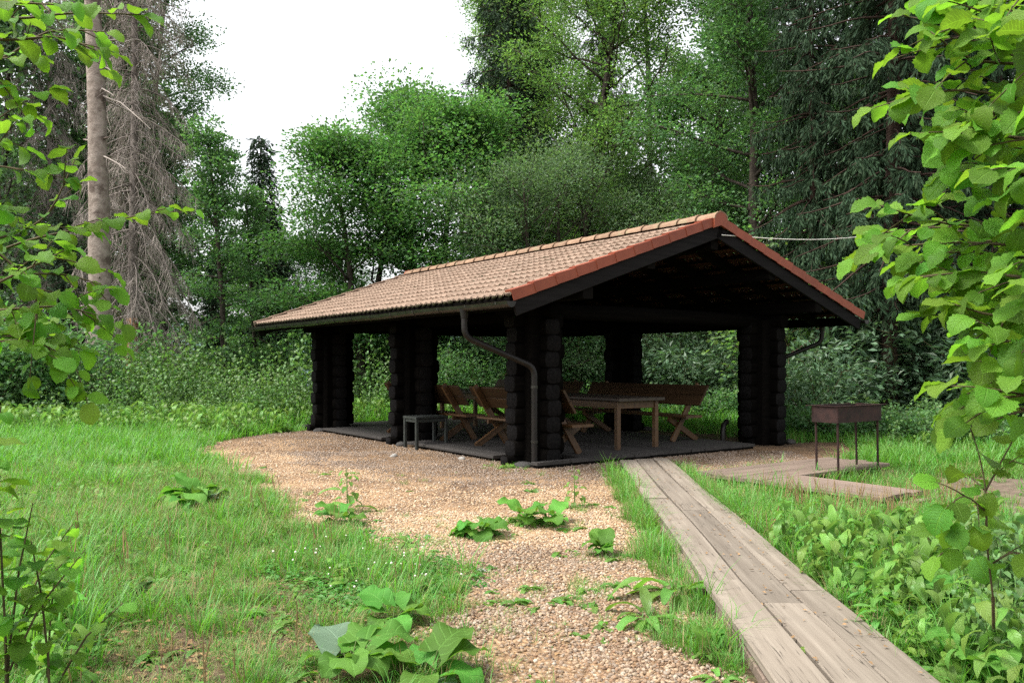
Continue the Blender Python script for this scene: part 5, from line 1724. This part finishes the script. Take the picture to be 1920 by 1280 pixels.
# left foreground
LP = [(5, 3.15, 26, .95, 'tall raspberry cane at the left edge under the lowest hazel leaves', 1.25),
      (95, 3.3, 22, .85, 'raspberry cane a step right of the tall one at the left edge', .88),
      (-60, 3.0, 24, 1.0, 'raspberry cane half cut off by the left edge of the picture', 1.4),
      (30, 3.9, 22, .9, 'lower raspberry cane behind the tall one at the left edge', .8)]
for i, (px, dd, n, s, lab, stm) in enumerate(LP):
    rg = random.Random(90+i); x0 = (px-CX)/F*dd
    r = empty('raspberry_cane', (x0, dd, float(height(x0, dd)))); tag(r, lab, 'plant')
    for q in range(3):
        lx, ly = rg.uniform(-.05, .30), rg.uniform(-.15, .15)
        pts = [Vector((rg.uniform(-.04, .04), rg.uniform(-.04, .04), 0))]
        hh = stm*(1, .82, .66)[q]
        for t in (.35, .7, 1): pts.append(pts[0] + Vector((lx*t*t, ly*t*t, hh*t - .10*t*t)))
        mb = MB(); mb.tube(pts, [.006, .005, .004, .002], 5); mb.build('stem', M['twig'], r)
        m_ = n // 2 + 2
        for k in range(m_):
            t = .28 + .72*(k+.5)/m_; p, d = along([np.array(v) for v in pts], t); az = k*2.4 + q + rg.uniform(-.4, .4)
            o = obj('leaf', HZ[rg.randrange(6)], r)
            o.matrix_local = orient(Vector(p), (math.cos(az), math.sin(az), rg.uniform(-.35, .25)), (rg.uniform(-.3, .3), rg.uniform(-.5, .2), 1), s*rg.uniform(.06, .105))
plant('dock_plant', 'lone bright dock leaf plant in the bare patch at lower left', 85, 1195, BD[:1], 3, .5, 95, spread=(-.3, .2))
plant('dock_plant', 'flat grey-leaved plant on the bare brown patch', 255, 1130, BG + DK[:1], 7, .5, 96, spread=(-1.0, -.5))
plant('dock_plant', 'dock at the lower left in short dry grass', 135, 1215, DK, 7, .6, 97)

def stone(px, py, r, label, k=0):
    p = GP(px, py); p.z = float(height(p.x, p.y)) + r*.2
    o = obj('stone', ROCKS[k % 3], None, p, (random.uniform(-.2, .2), random.uniform(-.2, .2), random.uniform(0, 6)), (r, r*.9, r*.8))
    tag(o, label, 'stone', 'loose stones on the gravel')
stone(903, 1072, .055, 'grey stone on the gravel near the middle of the picture')
stone(800, 1007, .045, 'pale stone beside the gravel seedlings', 1)
stone(1000, 1105, .035, 'small brown stone on the lower gravel', 2)
stone(738, 856, .09, 'stone in the roof shade near the black stool', 1)
stone(866, 862, .08, 'stone in the roof shade left of the front pillar', 2)

# ------------------------------------------------------------------ scattered ground cover (stuff)
def scatter(name, label, P, R, Sc, idx, meshes, kind='stuff'):
    n = len(P)
    me = np_mesh(name, P, [])
    a = me.attributes.new('rot', 'FLOAT_VECTOR', 'POINT'); a.data.foreach_set('vector', np.asarray(R, np.float32).ravel())
    a = me.attributes.new('scl', 'FLOAT', 'POINT'); a.data.foreach_set('value', np.asarray(Sc, np.float32))
    a = me.attributes.new('idx', 'INT', 'POINT'); a.data.foreach_set('value', np.asarray(idx, np.int32))
    o = obj(name, me)
    ng = bpy.data.node_groups.new(name+'_scatter', 'GeometryNodeTree')
    ng.interface.new_socket('Geometry', in_out='INPUT', socket_type='NodeSocketGeometry')
    ng.interface.new_socket('Geometry', in_out='OUTPUT', socket_type='NodeSocketGeometry')
    gi, go = ng.nodes.new('NodeGroupInput'), ng.nodes.new('NodeGroupOutput')
    L = ng.links
    def named(nm, ty):
        q = ng.nodes.new('GeometryNodeInputNamedAttribute'); q.data_type = ty; q.inputs['Name'].default_value = nm
        return [s for s in q.outputs if s.enabled and s.name == 'Attribute'][0]
    rot, scl, ix = named('rot', 'FLOAT_VECTOR'), named('scl', 'FLOAT'), named('idx', 'INT')
    e2r = ng.nodes.new('FunctionNodeEulerToRotation'); L.new(rot, e2r.inputs[0])
    join = ng.nodes.new('GeometryNodeJoinGeometry')
    for k, m in enumerate(meshes):
        src = bpy.data.objects.new(name+'_source', m)
        oi = ng.nodes.new('GeometryNodeObjectInfo'); oi.inputs['Object'].default_value = src
        cmp_ = ng.nodes.new('FunctionNodeCompare'); cmp_.data_type = 'INT'; cmp_.operation = 'EQUAL'
        ii = [s for s in cmp_.inputs if s.type == 'INT']
        L.new(ix, ii[0]); ii[1].default_value = k
        ip = ng.nodes.new('GeometryNodeInstanceOnPoints')
        L.new(gi.outputs[0], ip.inputs['Points']); L.new(cmp_.outputs[0], ip.inputs['Selection'])
        L.new(oi.outputs['Geometry'], ip.inputs['Instance'])
        L.new(e2r.outputs[0], ip.inputs['Rotation']); L.new(scl, ip.inputs['Scale'])
        L.new(ip.outputs[0], join.inputs[0])
    L.new(join.outputs[0], go.inputs[0])
    md = o.modifiers.new('scatter', 'NODES'); md.node_group = ng
    tag(o, label, None, None, kind)
    print('scatter', name, n)
    return o

def tuft(seed, n, h, spread, w, lean=.5, mat='grass', dry=.08, bend=.5):
    rg = np.random.default_rng(seed)
    V, Fq, mi, rnd = [], [], [], []
    for i in range(n):
        a = rg.uniform(0, 6.28); r = spread*math.sqrt(rg.random())
        b = np.array([math.cos(a)*r, math.sin(a)*r, -.01])
        L = h*rg.uniform(.45, 1.15)
        az = a + rg.normal()*.8
        out = np.array([math.cos(az), math.sin(az), 0]); sd = np.array([-out[1], out[0], 0])
        th = rg.uniform(.05, lean); pts = [b]; p = b
        for k in range(3):
            d = out*math.sin(th) + np.array([0, 0, 1])*math.cos(th)
            p = p + d*L/3; pts.append(p); th += bend*rg.uniform(.3, 1.2)
        ww = w*rg.uniform(.7, 1.3); o_ = len(V)
        for k, q in enumerate(pts[:3]):
            f = (1, .85, .55)[k]; V += [q - sd*ww*f, q + sd*ww*f]
        V.append(pts[3])
        m_ = 1 if rg.random() < dry else 0
        Fq += [(o_, o_+1, o_+3, o_+2), (o_+2, o_+3, o_+5, o_+4)]; mi += [m_]*2
        rnd += [rg.random()*.3]*7
        Fq.append((o_+4, o_+5, o_+6, o_+6)); mi.append(m_)
    q4 = np.array([f for f in Fq if f[2] != f[3]]); q3 = np.array([f[:3] for f in Fq if f[2] == f[3]])
    m4 = [m for f, m in zip(Fq, mi) if f[2] != f[3]]; m3 = [m for f, m in zip(Fq, mi) if f[2] == f[3]]
    return np_mesh('tuft', np.array(V), [q4, q3], [M[mat], M['grass_dry']], True, {'rnd': np.array(rnd)}, np.array(m4+m3))

def weed_clump(seed, n, h, leaf, mat, aspect=.6, spread=.08, stems=5, flat=.55):
    """small leafy herb: stems with leaves, flat triangles"""
    rg = np.random.default_rng(seed)
    P, D = [], []
    for i in range(stems):
        a = rg.uniform(0, 6.28); r = spread*math.sqrt(rg.random())
        b = np.array([math.cos(a)*r, math.sin(a)*r, 0]); top = b + np.array([rg.normal()*.25*h, rg.normal()*.25*h, h*rg.uniform(.6, 1.1)])
        for k in range(n // stems):
            t = (k+.5)/(n/stems); P.append(b*(1-t)+top*t); az = k*2.4 + rg.normal()*.5
            D.append([math.cos(az), math.sin(az), rg.uniform(-.25, .45)])
    P, D = np.array(P), np.array(D)
    sz = leaf
    V, Fc, rnd = cards(P, D, sz, aspect, rg, flat, .15)
    return np_mesh('weed', V, [Fc], [M[mat]], False, {'rnd': rnd*.3})

RG = np.random.default_rng(21)
def rand_region(n, x0, x1, y0, y1):
    return RG.uniform(x0, x1, n), RG.uniform(y0, y1, n)
def infrustum(x, y, m=.30):
    u = x/np.maximum(y, .1)
    return (u > -.617 - m - .3/np.maximum(y, .5)) & (u < .617 + m + .3/np.maximum(y, .5)) & (y > .4)
def wx0(y): return seam(y) - .27
def wx1(y): return seam(y) + .49
def blocked(x, y):
    """on planks, deck or under the roof"""
    b = (x > wx0(y)) & (x < wx1(y)) & (y < 11.6)
    v, u = to_vu(x, y)
    b |= (v > -.35) & (v < 5.6) & (u > -.6) & (u < 8.0)
    dv, du = (x-A0.x)*VX + (y-A0.y)*VY, (x-A0.x)*UX + (y-A0.y)*UY
    b |= (dv > 0) & (dv < 2.75) & (du > -.97) & (du < .02)
    b |= (dv > 0) & (dv < .76) & (du > -2.45) & (du < 0)
    return b
def bare_mask(x, y):
    blob = np.zeros(x.shape)
    for bx, by, br in ((-.95, 4.9, .34), (-1.35, 4.55, .36), (-1.0, 4.15, .34), (-1.75, 4.7, .30), (-1.6, 4.05, .36), (-.55, 4.35, .26), (-1.15, 5.3, .34), (-1.5, 3.75, .3), (-.7, 4.6, .3), (-1.9, 3.8, .3), (-1.3, 4.1, .3), (-1.65, 5.35, .25), (-2.1, 5.3, .28), (-.75, 3.75, .3), (-2.0, 4.3, .25)):
        blob = np.maximum(blob, 1 - np.hypot(x-bx, (y-by)*.8)/br)
    bare = np.clip(blob*2.2 + (fbm(x, y, 3.0, 13)-.5)*2.4, 0, 1)*(y < 6)
    return bare
def lawn_density(x, y):
    g = gravel_sd(x, y); dd = poly_sd(x, y, DIRT)
    d = np.clip(.5 - g*3.2, 0, 1)
    # bare brown patches at the lower left
    bare = bare_mask(x, y)
    d *= 1 - .95*bare
    d *= np.where((y < 5.6) & (x < 0), .72, 1)
    d *= np.where(dd > 0, np.clip(.12 + (fbm(x, y, 2.2, 3)-.55), .02, 1), 1)
    v, u = to_vu(x, y)
    dv_, du_ = (x-A0.x)*VX + (y-A0.y)*VY, (x-A0.x)*UX + (y-A0.y)*UY
    d = np.where((dv_ > -.8) & (dv_ < 3.0) & (du_ > -3.3) & (du_ < .6), d*.22, d)
    dim = (v > -1.1) & (v < 6.0) & (u > -1.2) & (u < 8.4)
    return np.where(dim, d*.25, d)

def field(n, x0, x1, y0, y1, dens):
    x, y = rand_region(n, x0, x1, y0, y1)
    k = infrustum(x, y) & ~blocked(x, y)
    k &= RG.random(n) < dens(x, y)
    return x[k], y[k]
def emit(parts, meshes, name, label, zoff=0.):
    X_, Y_, S_, I_ = [np.concatenate(c) for c in zip(*parts)]
    n = len(X_)
    P = np.stack([X_, Y_, height(X_, Y_)+zoff], 1)
    R = np.stack([RG.normal(0, .08, n), RG.normal(0, .08, n), RG.uniform(0, 6.28, n)], 1)
    scatter(name, label, P, R, S_, I_, meshes)

TU = [tuft(1, 30, .15, .06, .0022, .55), tuft(2, 26, .20, .07, .0024, .5), tuft(3, 34, .10, .07, .0022, .7, dry=.15), tuft(4, 24, .30, .08, .0028, .45, bend=.7),
      tuft(5, 30, .16, .12, .004, .6), tuft(6, 30, .26, .16, .006, .5), tuft(7, 20, .16, .09, .0020, .9, dry=.65, bend=.8), tuft(8, 22, .42, .08, .0042, .5, bend=.6)]
parts = []
def addf(n, box, dens, smin, smax, kinds):
    x, y = field(n, *box, dens)
    parts.append((x, y, RG.uniform(smin, smax, len(x)), RG.choice(kinds, len(x))))
lush = lambda x, y: lawn_density(x, y)*np.clip(.35 + 1.1*fbm(x, y, .9, 17), 0, 1)
addf(6000, (-6, 7, .4, 2.9), lush, .6, 1.2, [0, 1, 2, 4])
addf(3000, (-9, -4.5, 2.9, 7), lush, .7, 1.3, [4, 1, 5])
addf(3000, (6, 10, 2.9, 8), lush, .7, 1.3, [4, 1, 5])
addf(14000, (-4.5, 6, 2.9, 6.5), lush, .55, 1.1, [0, 0, 1, 2, 2])
addf(3000, (-12, -7, 6.5, 12), lush, .9, 1.4, [4, 5])
addf(3000, (7.5, 12, 7, 14), lush, .9, 1.4, [4, 5])
addf(17000, (-7, 7.5, 6.5, 11), lush, .7, 1.25, [0, 1, 1, 2, 4])
addf(16000, (-11, 11, 11, 18), lush, .8, 1.3, [4, 4, 1, 5])
addf(15000, (-20, 20, 18, 34), lush, 1.1, 2.0, [4, 5, 5])
# longer grass: along both sides of the boardwalk, mid left, and beyond
edge = lambda x, y: np.clip(1.0 - np.minimum(np.abs(x-wx0(y)), np.abs(x-wx1(y)))/.22, 0, 1)*np.clip((11.5-y)/2, 0, 1)*np.clip((y-5)/3, .12, 1)*np.where(x < seam(y), np.clip((fbm(x, y, 1.0, 4)-.30)*3, 0, 1), 1)
addf(13000, (.4, 2.9, 3.0, 11.4), edge, .5, 1.2, [0, 1, 1, 2, 3])
addf(420, (.4, 2.9, 3.6, 11.0), lambda x, y: np.clip(1 - np.abs(x-wx0(y)+.05)/.25, 0, 1)*(x < seam(y)), .5, 1.0, [6, 7])
tall = lambda x, y: lawn_density(x, y)*np.clip((fbm(x, y, .8, 23)-.46)*5, 0, 1)
addf(3200, (-4.5, 6, 3.2, 9), tall, .7, 1.2, [3, 1])
addf(2600, (1.6, 6.5, 3, 9), lambda x, y: (x > wx1(y)+.06)*lawn_density(x, y)*.7, .6, 1.15, [3, 3, 7, 6])
addf(2600, (-12, -1, 11, 19), lambda x, y: lawn_density(x, y)*np.clip((fbm(x, y, .7, 71)-.38)*4, 0, 1), .8, 1.3, [7, 5, 3])
addf(3800, (-9, 9, 9, 17), tall, .8, 1.3, [3, 5])
# sparse blades on the gravel itself
thin = lambda x, y: (gravel_sd(x, y) > .15)*np.clip((fbm(x, y, 1.6, 29)-.50)*1.6, 0, .5)
addf(2400, (-5, 2, 3.4, 11.5), thin, .4, .85, [0, 2, 2])
addf(2600, (-3.2, .2, 3.2, 5.8), lambda x, y: bare_mask(x, y)*.55, .45, .9, [6, 6, 2])
for p_ in PLANTED:
    n_ = 26; a_ = RG.uniform(0, 6.28, n_); r_ = RG.uniform(.05, .34, n_)
    xx_, yy_ = p_[0]+np.cos(a_)*r_, p_[1]+np.sin(a_)*r_
    ok = ~blocked(xx_, yy_)
    parts.append((xx_[ok], yy_[ok], RG.uniform(.35, .8, ok.sum()), RG.choice([0, 2], ok.sum())))
addf(900, (-3.2, .2, 3.2, 5.8), lambda x, y: (x < -.15)*.7*(gravel_sd(x, y) < 0), .4, .8, [6])
addf(110, (-3.4, -1.5, 3.4, 6.5), lambda x, y: (x < -.54*y+.15)*1.0, .7, 1.1, [3, 7])
emit(parts, TU, 'grass', 'bright green grass of the clearing')

# leafy herbs
def herb(seed, specs, mat, spread=.05):
    """rosette or stem of curved leaves; specs = (n, L, W, outline, droop, rise, tilt range, stem height)"""
    rg = random.Random(seed); V, Fq, U, R_, n0 = [], {3: [], 4: []}, [], [], 0
    for n, L, W, outl, droop, rise, tl, stem in specs:
        for i in range(n):
            me_v, me_f, me_u = leaf_data(L*rg.uniform(.6, 1.15), W*rg.uniform(.75, 1.15), outl, 5, .22, droop*rg.uniform(.6, 1.3), .06, L*.18, rise, 3, rg.randrange(999))
            a = i*2.399 + rg.uniform(-.5, .5)
            m = Matrix.Translation((rg.uniform(-spread, spread), rg.uniform(-spread, spread), stem*(i+.5)/n)) @ Matrix.Rotation(a, 4, 'Z') @ Matrix.Rotation(rg.uniform(*tl), 4, 'X') @ Matrix.Rotation(rg.uniform(-.35, .35), 4, 'Y')
            mm = np.array(m); co = np.array(me_v) @ mm[:3, :3].T + mm[:3, 3]
            V.append(co); U.append(np.array(me_u)); Fq[4] += [[k+n0 for k in f] for f in me_f]; R_ += [rg.random()*.35]*len(co); n0 += len(co)
        if stem:
            mbs = MB(); mbs.tube([(0, 0, 0), (.01, .01, stem*.5), (.0, .02, stem*1.02)], [.004, .003, .0015], 3, False)
            co = np.concatenate(mbs.v); V.append(co); U.append(np.full((len(co), 2), .5)); Fq[4] += [[k+n0 for k in f] for f in mbs.f[4]]; R_ += [.5]*len(co); n0 += len(co)
    return np_mesh('herb', np.concatenate(V), [np.array(Fq[4])], [M[mat]], True, {'rnd': np.array(R_)}, None, np.concatenate(U))
WC = [herb(1, [(9, .10, .05, 'ovate', .7, .7, (-.5, .4), 0)], 'weed'),
      herb(2, [(8, .16, .06, 'dock', .8, 1.0, (-.3, .4), 0), (9, .09, .045, 'ovate', .5, .4, (-.4, .4), .2)], 'weed'),
      weed_clump(13, 26, .06, .035, 'clover', .95, .10, 9, .8),
      herb(4, [(16, .11, .06, 'ovate', .8, .3, (-.5, .3), .80), (16, .11, .06, 'ovate', .8, .3, (-.5, .3), .68), (14, .10, .055, 'ovate', .8, .3, (-.5, .3), .9)], 'nettle', .10),
      herb(5, [(9, .20, .062, 'dock', .9, 1.05, (-.4, .45), 0)], 'dock'),
      herb(6, [(14, .16, .07, 'lobed', .8, .6, (-.4, .4), .38), (7, .2, .08, 'lobed', .8, .9, (-.4, .2), 0)], 'weed'),
      herb(7, [(12, .15, .035, 'lance', .9, .9, (-.3, .5), .22)], 'grass'),
      herb(8, [(20, .10, .05, 'ovate', .8, .3, (-.5, .3), 1.5), (20, .10, .05, 'ovate', .8, .3, (-.5, .3), 1.25), (20, .10, .05, 'ovate', .8, .3, (-.5, .3), 1.35), (16, .09, .045, 'ovate', .8, .3, (-.5, .3), 1.0)], 'nettle', .16)]
parts = []
herb_d = lambda x, y: lawn_density(x, y)*np.clip((fbm(x, y, 1.2, 37)-.40)*3, .06, 1)
addf(1500, (-4.5, 1.0, 3.0, 7.5), herb_d, .45, .95, [0, 0, 4, 1])
addf(3200, (-9, 1, 7.5, 17), herb_d, .6, 1.2, [0, 1, 4])
right_h = lambda x, y: (x > wx1(y)+.05)*lawn_density(x, y)
addf(2600, (1.5, 7, 3.0, 6.4), right_h, .55, 1.15, [0, 1, 1, 4, 4, 5, 5, 6])
addf(2000, (1.5, 7, 6.2, 9.0), right_h, .45, .85, [0, 1, 4, 4, 6])
addf(900, (1.6, 3.2, 8, 11), lambda x, y: right_h(x, y)*.5, .3, .6, [0, 1])
addf(2000, (3, 10, 9, 16), lambda x, y: right_h(x, y)*.5, .3, .7, [0, 1, 4])
addf(5000, (-18, -1.5, 16, 24), lambda x, y: lawn_density(x, y)*.8, .8, 1.5, [1, 5, 4])
addf(1300, (-5, 2, 3.5, 11.5), thin, .35, .8, [0, 0, 4])
addf(500, (-3.2, .2, 3.2, 5.8), lambda x, y: bare_mask(x, y)*.6, .35, .7, [0, 4])
for p_ in PLANTED:
    n_ = 9; a_ = RG.uniform(0, 6.28, n_); r_ = RG.uniform(.08, .4, n_)
    xx_, yy_ = p_[0]+np.cos(a_)*r_, p_[1]+np.sin(a_)*r_
    ok = ~blocked(xx_, yy_)
    parts.append((xx_[ok], yy_[ok], RG.uniform(.35, .7, ok.sum()), RG.choice([0, 4], ok.sum())))
emit(parts, WC, 'herbs', 'mixed broad-leaved weeds growing through the grass')
parts = []
clov = lambda x, y: np.clip(1.2 - np.hypot((x+.95)/.85, (y-6.0)/1.0), 0, 1)*np.clip(.9 - gravel_sd(x, y)*2.2, 0, 1)*np.clip((fbm(x, y, 2.6, 83)-.34)*4, 0, 1)
addf(9000, (-2.4, .4, 4.4, 7.4), clov, .7, 1.3, [2])
emit(parts, WC, 'clover', 'clover patch with white flower heads beside the gravel')
# clover flower heads
import bmesh
bm = bmesh.new(); bmesh.ops.create_icosphere(bm, subdivisions=1, radius=.011)
fm = bpy.data.meshes.new('flower_head'); bm.to_mesh(fm); bm.free(); fm.materials.append(M['white_flower'])
x, y = field(600, -2.4, .4, 4.4, 7.4, clov)
P = np.stack([x, y, height(x, y) + RG.uniform(.09, .16, len(x))], 1)
scatter('clover_flowers', 'small white clover heads in the patch beside the gravel', P, RG.uniform(0, 3, (len(x), 3)), RG.uniform(.4, .8, len(x)), np.zeros(len(x)), [fm])
# nettle bank at the back of the meadow, and more behind the pavilion
parts = []
bank = lambda x, y: np.clip((fbm(x, y, .45, 41)-.32)*3, 0, 1)*np.clip((y - 17.3 - .25*(x+6) + 4*(fbm(x, y, .5, 67)-.5))/2.5, 0, 1)
addf(1500, (-16, -2.2, 16.5, 29), bank, .5, 1.1, [3, 3, 5, 7])
addf(1500, (-16, -2.6, 19, 30), bank, .45, 1.45, [7, 7, 7, 3])
X_, Y_, S_, I_ = parts[-1]
parts[-1] = (X_, Y_, S_*(.45 + 1.15*fbm(X_, Y_, .55, 97)), I_)
addf(3200, (-2.0, 13, 20, 31), lambda x, y: np.clip((fbm(x, y, .4, 43)-.3)*2.5, 0, 1)*.8, .5, 1.0, [3, 5, 1])
addf(1500, (6.2, 14, 13, 20), lambda x, y: np.clip((fbm(x, y, .5, 47)-.3)*2, 0, 1), .5, 1.0, [3, 5, 1])
addf(130, (-3.6, -1.5, 3.4, 6.5), lambda x, y: (x < -.53*y+.15)*1.0, .5, .9, [5, 1, 6])
addf(700, (2.1, 4.5, 2.9, 5.2), lambda x, y: (x > .5*y+.2)*1.0, .35, .75, [3, 5, 1])
emit(parts, WC, 'nettles', 'waist-high nettles and weeds at the rim of the clearing')

# brown seed stalks (plantain and dock) standing in the grass
def stalk(seed, h):
    rg = random.Random(seed); mb = MB()
    for k in range(3):
        a = rg.uniform(0, 6.28); l = h*rg.uniform(.7, 1.1)
        p0 = Vector((math.cos(a)*.02, math.sin(a)*.02, 0)); p1 = p0 + Vector((rg.uniform(-.08, .08)*l, rg.uniform(-.08, .08)*l, l*.6)); p2 = p1 + Vector((rg.uniform(-.1, .1)*l, rg.uniform(-.1, .1)*l, l*.4))
        mb.tube([p0, p1, p1.lerp(p2, .1), p2], [.0016, .0014, .0034, .0018], 5)
    return mb.mesh('seed_stalks', M['stalk_brown'])
x, y = field(900, -3.6, 5.2, 3.3, 9, lambda x, y: lawn_density(x, y)*np.clip((fbm(x, y, 1.5, 53)-.5)*4, 0, .8))
P = np.stack([x, y, height(x, y)], 1)
xq, yq = field(160, 2.6, 4.6, 6.9, 8.8, lambda x, y: (x > wx1(y)+.3)*.9)
P = np.concatenate([P, np.stack([xq, yq, height(xq, yq)], 1)]); x = np.concatenate([x, xq])
scatter('seed_stalks', 'thin brown seed stalks sticking up from the grass', P, np.stack([RG.normal(0, .1, len(x)), RG.normal(0, .1, len(x)), RG.uniform(0, 6, len(x))], 1), RG.uniform(.6, 1.2, len(x)), RG.integers(0, 3, len(x)), [stalk(i, .30) for i in range(3)])

# pebbles
PB = [rock_mesh('pebble', 70 + i, (1, .8, .6), M[k]) for k in ('pebble', 'pebble_sunlit', 'pebble_dusk') for i in range(3)]
def peb(n, box, smin, smax, lim):
    x, y = rand_region(n, *box)
    g = gravel_sd(x, y)
    k = (g > lim) & (RG.random(n) < np.clip(.25 + g*2.5, .06, 1)*np.clip(.35 + (fbm(x, y, 2.4, 91)-.28)*2.6, .3, 1)) & infrustum(x, y) & ~blocked(x, y)
    x, y = x[k], y[k]
    s = smin + (smax-smin)*RG.random(len(x))**2.6
    v, u = to_vu(x, y)
    nz = (fbm(x, y, 1.1, 61) - .5)
    warm = np.clip((y - 5.6 + nz*3)/1.2, 0, .85)  # share of pebbles coloured as sunlit
    near = np.clip((2.75 + nz*2.2 - np.maximum(-v, -u*1.25))/.5, 0, 1)  # share of darker pebbles that paint the roof shade
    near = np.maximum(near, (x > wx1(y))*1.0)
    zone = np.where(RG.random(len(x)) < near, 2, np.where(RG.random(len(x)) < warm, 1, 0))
    parts.append((x, y, s, zone*3 + RG.integers(0, 3, len(x))))
parts = []
peb(52000, (-1.2, 1.6, 3.2, 5.2), .0035, .0165, -.15)
peb(62000, (-2.2, 1.6, 5.2, 8.0), .0045, .016, -.15)
peb(52000, (-4, 4.5, 8, 13.5), .007, .017, -.15)
peb(14000, (-6, 1, 13, 18), .008, .020, -.1)
X_, Y_, S_, I_ = [np.concatenate(c) for c in zip(*parts)]
P = np.stack([X_, Y_, height(X_, Y_) + np.clip(gravel_sd(X_, Y_)*.1, -.03, .014) + S_*.25], 1)
n = len(X_)
scatter('gravel', 'loose tan and grey pebbles of the gravel area', P, np.stack([RG.normal(0, .4, n), RG.normal(0, .4, n), RG.uniform(0, 6.28, n)], 1), S_, I_, PB)

# fallen leaf scraps on planks, gravel and grass
def flake(seed):
    rg = np.random.default_rng(seed)
    V = [(-.5, 0, 0), (-.1, .28, .10), (.5, .05, .02), (.05, -.26, .12)]
    return np_mesh('flake', np.array(V) + rg.normal(size=(4, 3))*.05, [np.array([[0, 3, 2, 1]])], [M['litter']])
FLK = [flake(i) for i in range(3)]
yy = RG.uniform(3.2, 11.4, 260)**1.0; xx = seam(yy) + RG.uniform(-.24, .46, 260)
P1 = np.stack([xx, yy, np.full(260, ZB + .031)], 1)
x, y = field(3200, -4, 5, 3.2, 10, lambda x, y: np.clip((5.8-y)/3, .10, 1))
P2 = np.stack([x, y, height(x, y) + .02], 1)
x, y = field(2600, -3.2, .2, 3.2, 5.9, lambda x, y: np.clip(bare_mask(x, y), .08, 1))
P2 = np.concatenate([P2, np.stack([x, y, height(x, y) + RG.uniform(.006, .03, len(x))], 1)])
P = np.concatenate([P1, P2]); n = len(P)
scatter('leaf_litter', 'small tan fallen leaf scraps on the planks and bare soil', P, np.stack([RG.normal(0, .2, n), RG.normal(0, .2, n), RG.uniform(0, 6.28, n)], 1), np.concatenate([RG.uniform(.012, .035, 260), RG.uniform(.015, .05, n-260)]), RG.integers(0, 3, n), FLK)
